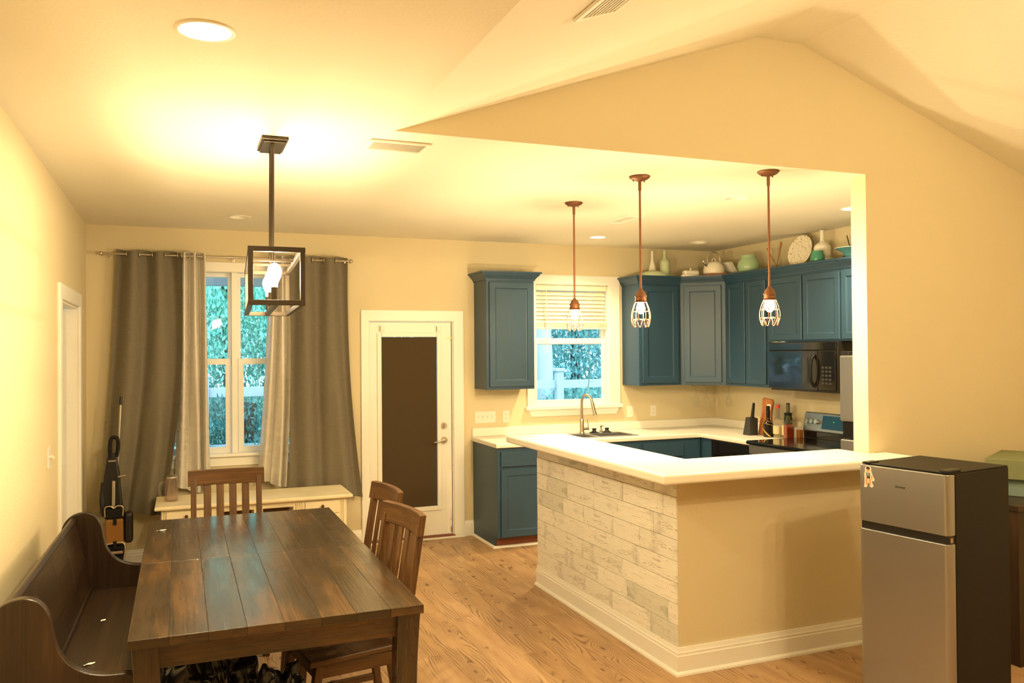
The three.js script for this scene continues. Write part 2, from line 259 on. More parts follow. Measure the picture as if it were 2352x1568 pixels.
// floor boards on a dark sub-floor
{
  const fl = structure('floor', bx(-0.8, 5.5, -0.1, -0.012, DR - 0.1, DB + 0.13, 0), M.sub);
  const W = 0.19, L = 1.5, gap = 0.0012; let k = 0;
  for (let c = 0, x = XL - 0.01; x < XR + 0.02; x += W, c++) {
    let d = DR - 0.02 - L * mod(c * 0.37 + 0.13 * (c % 3), 1);
    for (; d < DB + 0.12; d += L) {
      const d0 = Math.max(d + gap / 2, DR - 0.02), d1 = Math.min(d + L - gap / 2, DB + 0.12); if (d1 - d0 < 0.03) continue;
      const g = new THREE.BoxGeometry(W - gap, 0.012, d1 - d0).translate(x + W / 2, -0.006, -(d0 + d1) / 2), flip = hash(c, k, 4) > 0.5, fv = hash(c, k, 5) > 0.5;
      setUv(g, (px, py, pz) => { let u = (-pz - d) / L, v = (px - x) / W; if (flip) u = 1 - u; if (fv) v = 1 - v; return [u, v]; });
      part(fl, k ? `plank_${String(k).padStart(3, '0')}` : 'plank', g, M.floor[Math.floor(hash(c, k, 6) * M.floor.length)]); k++;
    }
  }
}
// baseboards
const BASE = [[0, 0], [0.014, 0], [0.014, 0.098], [0.010, 0.104], [0.011, 0.114], [0.007, 0.122], [0.003, 0.140], [0, 0.140]];
const SHOE = [[0.013, 0], [0.029, 0], [0.027, 0.010], [0.021, 0.017], [0.013, 0.020]];
structure('baseboard_back', [sweep([[XL, DB], [1.50, DB]], BASE), sweep([[XL, DB], [1.50, DB]], SHOE), sweep([[2.455, DB], [2.545, DB]], BASE)], M.trim);
structure('baseboard_left', [sweep([[XL, DR], [XL, 5.68]], BASE), sweep([[XL, 6.866], [XL, DB]], BASE)], M.trim);
structure('baseboard_front', [sweep([[XP + 0.2, DF], [XR, DF]], BASE)], M.trim);

// the bar: a half wall with painted front, planks on the dining side
const XB = 2.451, DBE = 5.635;
{
  const bar = structure('wall_bar', slab([[XB, DF], [XP + 0.02, DF], [XP + 0.02, DF + 0.118], [XB + 0.118, DF + 0.118], [XB + 0.118, DBE], [XB, DBE]], -0.05, 1.044), M.wall, 'beige half wall carrying the bar top');
  part(bar, 'backing_board', bx(XB - 0.003, XB + 0.001, 0.12, 1.043, DF + 0.008, DBE - 0.006, 0), M.sub);
  const y0 = 0.138, rows = 8, rh = (1.044 - y0) / rows, lens = [0.37, 0.5, 0.31, 0.44, 0.62, 0.4]; let k = 0;
  for (let r = 0; r < rows; r++) {
    let d = DF + 0.001 - [0.1, 0.28, 0.02, 0.2, 0.33, 0.08, 0.24, 0.15][r], i = 0;
    while (d < DBE) {
      const len = lens[mod(r * 5 + i * 3 + (r % 2), lens.length)], d0 = Math.max(d, DF + 0.001), d1 = Math.min(d + len, DBE); 
      if (d1 - d0 > 0.015) {
        const proud = 0.007 + 0.0016 * hash(r, i, 9), g = bx(XB - proud, XB + 0.002, y0 + r * rh + 0.0013, y0 + (r + 1) * rh - 0.0013, d0 + 0.0007, d1 - 0.0007, 0.0012);
        const fl = hash(r, i, 3) > 0.5; setUv(g, (x, y, z) => [fl ? 1 - (-z - d) / 0.62 : (-z - d) / 0.62, (y - y0 - r * rh) / rh]);
        part(bar, k ? `plank_${String(k).padStart(3, '0')}` : 'plank', g, M.plank[Math.floor(hash(r, i, 7) * 6)]); k++;
      }
      d += len; i++;
    }
  }
  const path = [[XB - 0.0, DBE], [XB - 0.0, DF], [XP + 0.2, DF]].map((p) => p), rev = path;
  const bb = rev; // travel from the far end towards the corner, then right: outside is on the right-hand side
  structure('baseboard_bar', [sweep(bb, BASE.map(([o, y]) => [o + (o > 0 ? 0.008 : 0), y])), sweep(bb, SHOE.map(([o, y]) => [o + 0.008, y]))], M.trim);
}
{
  // bar top: an L with rounded edge
  const o = [[2.215, 5.67], [2.215, 3.535], [3.90, 3.535], [3.90, DF - 0.002], [XP - 0.002, DF - 0.002], [XP - 0.002, 4.03], [2.665, 4.03], [2.665, 5.67]];
  single('bar_top', slab(o, 1.0445, 1.0965, 0.016, 4), M.counter, 'cream white L-shaped bar top above the plank-clad half wall', 'countertop');
}
// left door in its casing
{
  const c = structure('door_1', [bx(XL - 0.002, XL + 0.018, 0, 2.15, 5.68, 5.775, 0.004), bx(XL - 0.002, XL + 0.018, 0, 2.15, 6.775, 6.866, 0.004), bx(XL - 0.002, XL + 0.0175, 2.055, 2.15, 5.70, 6.85, 0.004),
    bx(XL - 0.12, XL - 0.001, 0, 2.05, 5.78, 5.792, 0), bx(XL - 0.12, XL - 0.001, 0, 2.05, 6.758, 6.77, 0), bx(XL - 0.12, XL - 0.001, 2.038, 2.05, 5.78, 6.77, 0), bx(XL - 0.11, XL - 0.07, 0, 2.04, 6.745, 6.758, 0)], M.trim, 'white cased door in the left wall');
  part(c, 'door_leaf', bx(XL - 0.108, XL - 0.07, 0.012, 2.03, 5.80, 6.75, 0.003), M.door);
  for (const [y0, y1] of [[0.2, 0.95], [1.1, 1.9]]) for (const [a, b] of [[5.92, 6.22], [6.33, 6.63]]) part(c, 'door_panel', bx(XL - 0.072, XL - 0.066, y0, y1, a, b, 0.003), M.door);
  part(c, 'strike_plate', bx(XL - 0.05, XL - 0.02, 1.0, 1.07, 5.79, 5.796, 0.001), M.nickel, 'metal strike plate');
}
// back door: white slab with a long pane behind a dark shade
{
  const [a, b, , t] = DOOR, c = structure('door_2', [bx(1.50, a + 0.006, 0, t + 0.09, DB - 0.018, DB + 0.002, 0.004), bx(b - 0.006, 2.455, 0, t + 0.09, DB - 0.018, DB + 0.002, 0.004), bx(1.505, 2.45, t - 0.006, t + 0.09, DB - 0.0175, DB + 0.002, 0.004),
    bx(a, a + 0.012, 0, t, DB, DB + 0.13, 0), bx(b - 0.012, b, 0, t, DB, DB + 0.13, 0), bx(a, b, t - 0.012, t, DB, DB + 0.13, 0)], M.trim, 'white back door with a dark shade over its long pane');
  const X0 = a + 0.014, X1 = b - 0.018, lx0 = 1.69, lx1 = 2.207, ly0 = 0.295, ly1 = 1.845;
  part(c, 'door_leaf', upright(rect(X0, X1, 0.028, t - 0.016), DB + 0.022, DB + 0.066, [rect(lx0 - 0.01, lx1 + 0.01, ly0 - 0.01, ly1 + 0.01)], 0.002), M.door);
  part(c, 'pane_frame', [bx(lx0 - 0.04, lx0, ly0 - 0.04, ly1 + 0.04, DB + 0.010, DB + 0.03, 0.005), bx(lx1, lx1 + 0.04, ly0 - 0.04, ly1 + 0.04, DB + 0.010, DB + 0.03, 0.005), bx(lx0, lx1, ly1, ly1 + 0.04, DB + 0.010, DB + 0.03, 0.005), bx(lx0, lx1, ly0 - 0.04, ly0, DB + 0.010, DB + 0.03, 0.005)], M.door);
  part(c, 'pane', bx(lx0, lx1, ly0, ly1, DB + 0.045, DB + 0.049, 0), M.glass);
  part(c, 'shade', bx(lx0 + 0.003, lx1 - 0.001, ly0, ly1 - 0.002, DB + 0.028, DB + 0.031, 0), M.shadeCloth, 'dark brown window shade');
  for (const x of [1.70, 2.225]) part(c, 'shade_bracket', [bx(x - 0.02, x + 0.02, 1.895, 1.945, DB + 0.004, DB + 0.024, 0.003), bx(x - 0.022, x - 0.016, 1.895, 1.945, DB - 0.012, DB + 0.024, 0.001)], M.plate);
  part(c, 'deadbolt', [cyl(2.268, 1.03, DB + 0.012, 0.028, 0.028, 0.022, 24, 'z'), bx(2.263, 2.273, 1.012, 1.048, DB - 0.014, DB + 0.005, 0.002)], M.nickel, 'round metal deadbolt');
  part(c, 'lever_handle', [cyl(2.268, 0.893, DB + 0.014, 0.032, 0.032, 0.016, 24, 'z'), cyl(2.268, 0.893, DB - 0.006, 0.012, 0.012, 0.04, 14, 'z'), tube([[2.275, 0.895, DB - 0.028], [2.24, 0.893, DB - 0.03], [2.20, 0.886, DB - 0.03], [2.165, 0.878, DB - 0.024]], 0.007, 16)], M.nickel, 'curved metal lever handle');
  part(c, 'latch', bx(2.30, 2.352, 1.828, 1.838, DB + 0.014, DB + 0.024, 0.002), M.brass, 'small brass latch');
  part(c, 'threshold', bx(a, b, 0, 0.026, DB - 0.03, DB + 0.1, 0.004), M.toe, 'reddish wooden threshold'); part(c, 'sill_strip', bx(1.52, b + 0.09, 0, 0.018, DB - 0.05, DB - 0.031, 0.004), M.trim);
  const rg = bx(X1 - 0.05, X1 - 0.001, 0.04, 0.62, DB + 0.0205, DB + 0.0222, 0); setUv(rg, (x, y) => [(x - X1 + 0.05) / 0.05, (y - 0.04) / 0.58]); part(c, 'rust_stain', rg, std('#ffffff', 0.5, { map: T.rust }), 'brown stain on the door edge');
}
// window 1: two double-hung sashes behind the curtains
function sash(w, x0, x1, y0, y1, d, st = 0.042, rl = 0.045) {
  const f = part(w, 'sash', upright(rect(x0, x1, y0, y1), d, d + 0.032, [rect(x0 + st, x1 - st, y0 + rl, y1 - rl)], 0.002), M.vinyl);
  part(f, 'pane', bx(x0 + st, x1 - st, y0 + rl, y1 - rl, d + 0.014, d + 0.018, 0), M.glass); return f;
}
{
  const [a, b, y0, y1] = WIN1, m0 = 0.415, m1 = 0.463, yb = 1.645;
  const w = structure('window_1', [bx(a - 0.09, a + 0.008, y0, y1 + 0.07, DB - 0.018, DB + 0.002, 0.004), bx(b - 0.008, b + 0.09, y0, y1 + 0.07, DB - 0.018, DB + 0.002, 0.004), bx(a - 0.085, b + 0.085, y1 - 0.01, y1 + 0.07, DB - 0.0175, DB + 0.002, 0.004),
    bx(a, a + 0.012, y0, y1, DB, DB + 0.13, 0), bx(b - 0.012, b, y0, y1, DB, DB + 0.13, 0), bx(a, b, y1 - 0.012, y1, DB, DB + 0.13, 0), bx(a, b, y0, y0 + 0.014, DB + 0.03, DB + 0.13, 0)], M.trim, 'white twin window between the curtains');
  part(w, 'window_sill', [bx(a - 0.12, b + 0.12, y0 - 0.012, y0 + 0.014, DB - 0.045, DB + 0.035, 0.006, 2)], M.trim);
  part(w, 'apron', bx(a - 0.09, b + 0.09, y0 - 0.09, y0 - 0.012, DB - 0.016, DB - 0.001, 0.004), M.trim);
  part(w, 'mullion', [bx(m0, m1, y0, y1, DB + 0.02, DB + 0.11, 0.003)], M.trim);
  for (const [p, q] of [[a + 0.012, m0], [m1, b - 0.012]]) { sash(w, p, q, yb - 0.025, y1 - 0.012, DB + 0.078, 0.028, 0.036); sash(w, p + 0.003, q - 0.003, y0 + 0.014, yb + 0.02, DB + 0.044, 0.046, 0.05); part(w, 'sash_lock', [bx((p + q) / 2 - 0.03, (p + q) / 2 + 0.03, yb + 0.02, yb + 0.03, DB + 0.046, DB + 0.074, 0.003)], M.plate); }
}
// window 2 over the sink
{
  const [a, b, y0, y1] = WIN2, yb = 1.80;
  const w = structure('window_2', [bx(a - 0.09, a + 0.006, y0, y1 + 0.085, DB - 0.018, DB + 0.002, 0.004), bx(b - 0.006, b + 0.12, y0, y1 + 0.085, DB - 0.018, DB + 0.002, 0.004), bx(a - 0.085, b + 0.115, y1 - 0.006, y1 + 0.085, DB - 0.0175, DB + 0.002, 0.004),
    bx(a, a + 0.012, y0, y1, DB, DB + 0.13, 0), bx(b - 0.012, b, y0, y1, DB, DB + 0.13, 0), bx(a, b, y1 - 0.012, y1, DB, DB + 0.13, 0), bx(a, b, y0, y0 + 0.02, DB + 0.03, DB + 0.13, 0)], M.trim, 'white window over the kitchen sink');
  part(w, 'window_sill', bx(a - 0.115, b + 0.13, y0 - 0.014, y0 + 0.02, DB - 0.05, DB + 0.035, 0.006, 2), M.trim);
  part(w, 'apron', upright([[a - 0.08, y0 - 0.014], [b + 0.1, y0 - 0.014], [b + 0.07, y0 - 0.078], [a - 0.05, y0 - 0.078]], DB - 0.02, DB - 0.001), M.trim);
  sash(w, a + 0.012, b - 0.012, yb - 0.03, y1 - 0.012, DB + 0.088, 0.03, 0.04); sash(w, a + 0.014, b - 0.014, y0 + 0.02, yb + 0.03, DB + 0.056, 0.03, 0.055);
}

// ---------------------------------------------------------------- kitchen
// a cabinet door with frame, sloped inner edge and sunk panel; faces +z, centred on its own origin
function panelDoor(w, h, fr = 0.055, t = 0.02) {
  const b = 0.012, v = [], q = (a, c, d, e) => v.push(...a, ...c, ...d, ...a, ...d, ...e);
  const ring = (x, y, z) => [[-x, -y, z], [x, -y, z], [x, y, z], [-x, y, z]];
  const R = [ring(w / 2, h / 2, 0), ring(w / 2, h / 2, t - 0.003), ring(w / 2 - 0.003, h / 2 - 0.003, t), ring(w / 2 - fr, h / 2 - fr, t), ring(w / 2 - fr - 0.004, h / 2 - fr - 0.004, t - 0.007), ring(w / 2 - fr - b, h / 2 - fr - b, t - 0.009)];
  for (let i = 0; i < R.length - 1; i++) for (let k = 0; k < 4; k++) q(R[i][k], R[i][(k + 1) % 4], R[i + 1][(k + 1) % 4], R[i + 1][k]);
  const L = R[R.length - 1]; q(L[0], L[1], L[2], L[3]);
  const g = new THREE.BufferGeometry(); g.setAttribute('position', new THREE.Float32BufferAttribute(v, 3)); g.computeVertexNormals(); return uvm(g);
}
const flatFront = (w, h, t = 0.02) => uvm(new RoundedBoxGeometry(w, h, t, 1, 0.004).translate(0, 0, t / 2));
const place = (g, x, y, d, ry = 0) => g.rotateY(ry).translate(x, y, -d);
const CROWN = [[0, 0], [0.008, 0], [0.010, 0.012], [0.024, 0.030], [0.042, 0.048], [0.046, 0.060], [0.058, 0.062], [0.058, 0.078], [0, 0.078]];
const UB = 1.362, UT = 2.43, crown = (o, path) => part(o, 'crown_moulding', sweep(path, CROWN.map(([a, y]) => [a, y + UT - 0.078])), M.blue);
const FRU = DB - 0.33;     // front plane of the upper cabinets on the back wall
{
  const c = thing('upper_cabinet', 'blue wall cabinet standing alone between back door and sink window', 'cabinet', [2.80, UB, DB]);
  part(c, 'body', bx(2.565, 3.034, UB, UT, FRU, DB - 0.001, 0.003), M.blue);
  part(c, 'door', place(panelDoor(0.424, 0.945), 2.803, UB + 0.50, FRU), M.blue); crown(c, [[2.565, DB - 0.001], [2.565, FRU], [3.034, FRU], [3.034, DB - 0.001]]);
}
{
  const c = thing('upper_cabinet', 'blue wall cabinet with one door just right of the sink window', 'cabinet', [4.37, UB, DB]);
  part(c, 'body', bx(4.135, 4.608, UB, UT, FRU, DB - 0.001, 0.003), M.blue);
  part(c, 'door', place(panelDoor(0.405, 0.945), 4.372, UB + 0.50, FRU), M.blue); crown(c, [[4.135, DB - 0.001], [4.135, FRU], [4.608, FRU]]);
}
const XU = XK - 0.33;      // front plane of the upper cabinets on the kitchen's right wall
{
  const c = thing('corner_cabinet', 'blue wall cabinet set diagonally across the kitchen corner', 'cabinet', [4.95, UB, 7.05]);
  part(c, 'body', slab([[4.61, FRU], [XU, 6.728], [XK - 0.001, 6.728], [XK - 0.001, DB - 0.001], [4.61, DB - 0.001]], UB, UT, 0.002), M.blue);
  const mx = (4.61 + XU) / 2, md = (FRU + 6.728) / 2; part(c, 'door', place(panelDoor(0.36, 0.945), mx, UB + 0.50, md, -Math.PI / 4), M.blue);
  crown(c, [[4.61, FRU], [XU, 6.728]]);
}
{
  const c = thing('upper_cabinet', 'blue two-door wall cabinet between corner cabinet and microwave', 'cabinet', [5.08, UB, 6.41]);
  part(c, 'body', bx(XU, XK - 0.001, UB, UT, 6.10, 6.726, 0.003), M.blue);
  for (const d of [6.555, 6.26]) part(c, 'door', place(panelDoor(0.28, 0.945, 0.045), XU, UB + 0.50, d, -Math.PI / 2), M.blue); crown(c, [[XU, 6.726], [XU, 6.10]]);
}
{
  const c = thing('upper_cabinet', 'short blue two-door wall cabinet above the black microwave', 'cabinet', [5.08, 1.77, 5.65]);
  part(c, 'body', bx(XU, XK - 0.001, 1.77, UT, 5.195, 6.098, 0.003), M.blue);
  for (const d of [5.86, 5.42]) part(c, 'door', place(panelDoor(0.42, 0.55, 0.05), XU, 2.06, d, -Math.PI / 2), M.blue); crown(c, [[XU, 6.098], [XU, 5.195]]);
}
{
  const c = thing('upper_cabinet', 'blue wall cabinet past the microwave, over the steel refrigerator', 'cabinet', [5.08, 1.77, 4.6]);
  part(c, 'body', bx(XU, XK - 0.001, 1.77, UT, 4.0, 5.193, 0.003), M.blue);
  for (const d of [4.98, 4.5]) part(c, 'door', place(panelDoor(0.42, 0.55, 0.05), XU, 2.06, d, -Math.PI / 2), M.blue); crown(c, [[XU, 5.193], [XU, 4.0]]);
}
// base cabinets on the back wall
const FRB = 6.73;
{
  const c = thing('base_cabinet', 'blue base cabinet with drawer and door next to the back door', 'cabinet', [2.78, 0, 7.05]);
  part(c, 'body', [bx(2.545, 3.01, 0.095, 0.874, FRB, DB - 0.001, 0.002), bx(2.545, 2.563, 0, 0.0945, FRB + 0.072, DB - 0.001, 0.001)], M.blue);
  part(c, 'toe_board', bx(2.563, 3.01, 0, 0.095, FRB + 0.07, FRB + 0.085, 0), M.toe, 'reddish brown toe board');
  part(c, 'drawer', place(flatFront(0.42, 0.13), 2.785, 0.775, FRB), M.blue); part(c, 'door', place(panelDoor(0.42, 0.585), 2.785, 0.395, FRB), M.blue);
  part(c, 'shoe_moulding', [sweep([[2.545, DB], [2.545, FRB + 0.072], [3.01, FRB + 0.072]], [[0, 0], [0.016, 0], [0.014, 0.009], [0.008, 0.016], [0, 0.019]])], M.trim, 'white shoe moulding');
}
{
  const c = thing('base_cabinet', 'blue base cabinet beneath the kitchen sink', 'cabinet', [3.8, 0, 7.05]);
  part(c, 'body', [bx(3.012, 3.03, 0.095, 0.874, FRB, DB - 0.001, 0.001), bx(4.602, 4.62, 0.095, 0.874, FRB, DB - 0.001, 0.001), bx(3.03, 4.602, 0.095, 0.113, FRB, DB - 0.001, 0.001), bx(3.03, 4.602, 0.113, 0.874, FRB, FRB + 0.018, 0.001), bx(3.03, 4.602, 0.113, 0.874, DB - 0.012, DB - 0.001, 0.001)], M.blue); part(c, 'toe_board', bx(3.012, 4.62, 0, 0.095, FRB + 0.07, FRB + 0.085, 0), M.toe);
  for (const [x, w] of [[3.25, 0.42], [3.72, 0.44], [4.20, 0.44]]) { part(c, 'drawer', place(flatFront(w, 0.13), x, 0.775, FRB), M.blue); part(c, 'door', place(panelDoor(w, 0.585), x, 0.395, FRB), M.blue); }
}
// worktop with backsplash
{
  const c = thing('worktop', 'cream white L-shaped kitchen worktop with low backsplash along the walls', 'countertop', [3.9, 0.874, 7.0]);
  const hole = rect(3.22, 3.965, 6.80, 7.17);
  part(c, 'counter', slab([[2.527, 6.70], [4.60, 6.70], [4.60, 5.94], [XK - 0.001, 5.94], [XK - 0.001, DB - 0.001], [2.527, DB - 0.001]], 0.8745, 0.914, 0.009, 3, [hole]), M.counter);
  part(c, 'backsplash', [bx(2.535, XK - 0.001, 0.9145, 0.995, DB - 0.022, DB - 0.001, 0.006, 2), bx(XK - 0.022, XK - 0.001, 0.9145, 0.995, 5.94, DB - 0.02, 0.006, 2)], M.counter);
  const s = thing('sink', 'stainless steel double-bowl sink set into the worktop', 'sink', [3.59, 0.76, 6.98]);
  const bowl = (x0, x1) => { const d0 = 6.82, d1 = 7.10, y = 0.77, t = 0.003; return [bx(x0, x0 + t, y, 0.916, d0, d1, 0), bx(x1 - t, x1, y, 0.916, d0, d1, 0), bx(x0, x1, y, 0.916, d0, d0 + t, 0), bx(x0, x1, y, 0.916, d1 - t, d1, 0), bx(x0, x1, y - t, y, d0, d1, 0)]; };
  part(s, 'rim', slab(rect(3.205, 3.98, 6.785, 7.185), 0.9145, 0.920, 0.002, 2, [rect(3.24, 3.56, 6.822, 7.098), rect(3.60, 3.945, 6.822, 7.098)]), M.steel);
  part(s, 'bowl', bowl(3.24, 3.56), M.steel); part(s, 'bowl', bowl(3.60, 3.945), M.steel);
  const f = thing('faucet', 'brushed metal gooseneck faucet behind the sink', 'faucet', [3.565, 0.92, 7.14]);
  part(f, 'base', lathe(3.565, 0.9195, 7.14, [[0, 0], [0.027, 0], [0.027, 0.008], [0.022, 0.016], [0.021, 0.11], [0.016, 0.13], [0.0125, 0.14], [0, 0.14]]), M.nickel);
  part(f, 'neck', tube([[3.565, 1.03, 7.14], [3.565, 1.19, 7.14], [3.568, 1.245, 7.135], [3.585, 1.285, 7.12], [3.61, 1.287, 7.10], [3.632, 1.255, 7.08], [3.645, 1.205, 7.07]], 0.0125, 40, 12), M.nickel);
  part(f, 'spray_head', [rod([3.643, 1.21, 7.072], [3.66, 1.115, 7.058], 0.0165, 14), rod([3.66, 1.117, 7.058], [3.664, 1.098, 7.055], 0.019, 14)], M.nickel);
  part(f, 'lever', [cyl(3.605, 0.965, 7.135, 0.015, 0.015, 0.06, 14, 'x'), rod([3.632, 0.968, 7.135], [3.622, 1.05, 7.135], 0.0045)], M.nickel);
  for (const [x, d] of [[3.70, 7.145], [3.835, 7.142]]) single('sink_stopper', lathe(x, 0.9203, d, [[0, 0], [0.045, 0], [0.045, 0.006], [0.022, 0.012], [0.016, 0.028], [0.024, 0.036], [0.02, 0.042], [0, 0.042]], 18), M.black, x < 3.75 ? 'black rubber sink stopper beside the faucet base' : 'black rubber sink stopper further from the faucet', 'stopper');
  single('soap_dispenser', [lathe(3.775, 0.9203, 7.15, [[0, 0], [0.016, 0], [0.015, 0.02], [0.010, 0.03], [0.009, 0.055], [0.014, 0.06], [0.013, 0.07], [0, 0.072]], 16), rod([3.775, 0.985, 7.15], [3.79, 0.985, 7.11], 0.005)], M.chrome, 'small chrome pump between the two stoppers', 'dispenser');
}
// dishwasher, range, microwave, refrigerator along the right wall
{
  const c = thing('dishwasher', 'black dishwasher under the worktop beside the range', 'dishwasher', [4.9, 0, 6.33]);
  part(c, 'body', bx(4.66, XK - 0.03, 0.1, 0.872, 5.955, 6.56, 0.003), M.black); part(c, 'door', bx(4.622, 4.66, 0.12, 0.73, 5.96, 6.555, 0.006, 2), M.blackGloss); part(c, 'control_panel', bx(4.618, 4.66, 0.735, 0.868, 5.96, 6.555, 0.006, 2), M.blackGloss);
  part(c, 'handle', tube([[4.618, 0.70, 6.45], [4.59, 0.70, 6.43], [4.59, 0.70, 6.08], [4.618, 0.70, 6.06]], 0.009, 30), M.blackSatin);
  single('cabinet_filler', bx(4.622, XK - 0.03, 0.1, 0.872, 6.562, 6.728, 0.002), M.blue, 'narrow blue filler panel in the base corner', 'panel');
}
{
  const d0 = 5.125, d1 = 5.93, c = thing('range', 'electric range with black glass cooktop and steel backguard', 'range', [4.87, 0, 5.53]);
  part(c, 'body', bx(4.60, XK - 0.02, 0.02, 0.893, d0, d1, 0.004), M.black); part(c, 'oven_door', bx(4.565, 4.60, 0.2, 0.80, d0 + 0.005, d1 - 0.005, 0.008, 2), M.steel); part(c, 'trim_strip', bx(4.56, 4.60, 0.81, 0.892, d0 + 0.004, d1 - 0.004, 0.006, 2), M.steel);
  part(c, 'oven_window', bx(4.562, 4.566, 0.32, 0.66, d0 + 0.13, d1 - 0.13, 0), M.blackGloss); part(c, 'oven_handle', tube([[4.565, 0.745, d1 - 0.08], [4.525, 0.745, d1 - 0.1], [4.525, 0.745, d0 + 0.1], [4.565, 0.745, d0 + 0.08]], 0.011, 30), M.steel);
  part(c, 'cooktop', slab([[4.535, d0], [4.535, d1], [XK - 0.09, d1], [XK - 0.09, d0]].map(([x, d]) => [x, d]), 0.894, 0.926, 0.010, 3), M.blackGloss, 'black glass cooktop');
  const bg = sideways([[d0, 0.926], [d1, 0.926], [d1, 0.99], [d0, 0.99]], XK - 0.09, XK - 0.02); part(c, 'back_panel', bg, M.blackGloss);
  const tilt = (g) => { g.translate(-5.16, -0.985, 0); g.rotateZ(-0.2); g.translate(5.16, 0.985, 0); return g; };
  part(c, 'backguard', tilt(bx(5.14, 5.20, 0.985, 1.155, d0, d1, 0.012, 3)), M.steel, 'steel backguard');
  const disp = part(c, 'display', tilt(bx(5.134, 5.142, 1.015, 1.13, d0 + 0.2, d1 - 0.235, 0.002)), std([0.012, 0.03, 0.06], 0.12), 'dark blue control display');
  part(disp, 'indicator_light', tilt(bx(5.132, 5.135, 1.078, 1.084, 5.555, 5.561, 0)), new THREE.MeshStandardMaterial({ color: 0x052008, emissive: 0x20ff50, emissiveIntensity: 1.5 }), 'green indicator light');
  for (const d of [5.865, 5.81, 5.755]) part(c, 'knob', tilt(cyl(5.128, 1.07, d, 0.021, 0.018, 0.03, 18, 'x')), M.nickel, 'metal knob');
}
{
  const d0 = 5.20, d1 = 6.01, X = 4.85, c = thing('microwave', 'black over-the-range microwave under the short blue cabinet', 'microwave', [5.05, 1.35, 5.6]);
  part(c, 'body', bx(X + 0.02, XK - 0.001, 1.352, 1.768, d0, d1, 0.006), M.black); part(c, 'vent_grille', bx(X, X + 0.02, 1.70, 1.766, d0, d1, 0.004), M.blackGloss);
  const dr = part(c, 'door', bx(X - 0.006, X + 0.018, 1.37, 1.695, d0 + 0.2, d1, 0.006, 2), M.blackGloss); part(dr, 'door_window', bx(X - 0.0085, X - 0.006, 1.425, 1.64, d0 + 0.31, d1 - 0.06, 0.001), phys([0.01, 0.012, 0.016], 0.04), 'glossy dark door window');
  part(c, 'control_panel', bx(X - 0.006, X + 0.018, 1.37, 1.695, d0, d0 + 0.196, 0.006, 2), M.blackGloss);
  const pad = std([0.03, 0.028, 0.026], 0.9); for (let i = 0; i < 5; i++) for (let j = 0; j < 3; j++) part(c, 'keypad_button', bx(X - 0.0075, X - 0.006, 1.42 + i * 0.032, 1.438 + i * 0.032, d0 + 0.045 + j * 0.04, d0 + 0.072 + j * 0.04, 0), pad);
  part(c, 'handle', tube([[X - 0.006, 1.66, d0 + 0.235], [X - 0.038, 1.62, d0 + 0.235], [X - 0.048, 1.53, d0 + 0.235], [X - 0.038, 1.44, d0 + 0.235], [X - 0.006, 1.40, d0 + 0.235]], 0.014, 30, 10), M.blackSatin, 'curved black handle');
  single('white_cloth', sheet((s, t) => [4.86 + 0.08 * t, 1.7695 + 0.006 * Math.sin(s * 9) * Math.sin(t * 3), 5.86 + 0.13 * s], 12, 6, [0.1, 0.1]), std([0.75, 0.7, 0.55], 0.8, { side: THREE.DoubleSide }), 'small pale cloth lying on top of the microwave', 'cloth');
}
{
  const c = thing('refrigerator', 'tall stainless refrigerator standing behind the wall at the kitchen end', 'refrigerator', [4.9, 0, 4.43]);
  part(c, 'body', bx(4.62, XK - 0.02, 0.02, 1.665, 4.02, 4.845, 0.008), M.steel); part(c, 'door', bx(4.548, 4.618, 1.175, 1.66, 4.02, 4.845, 0.014, 3), M.steel); part(c, 'door', bx(4.548, 4.618, 0.06, 1.045, 4.02, 4.845, 0.014, 3), M.steel);
  part(c, 'recessed_handle_band', bx(4.575, 4.618, 1.05, 1.17, 4.022, 4.843, 0.004), M.blackSatin, 'dark recessed handle band'); part(c, 'hinge_cap', bx(4.56, 4.64, 1.662, 1.69, 4.76, 4.84, 0.004), M.black);
}
single('worktop_end', slab(rect(4.58, XK - 0.001, 4.86, 5.118), 0.8745, 0.914, 0.009, 3), M.counter, 'short piece of cream worktop between range and refrigerator', 'countertop');
single('base_cabinet', bx(4.66, XK - 0.002, 0.0, 0.874, 4.86, 5.118, 0.002), M.blue, 'narrow blue base cabinet between range and refrigerator', 'cabinet');
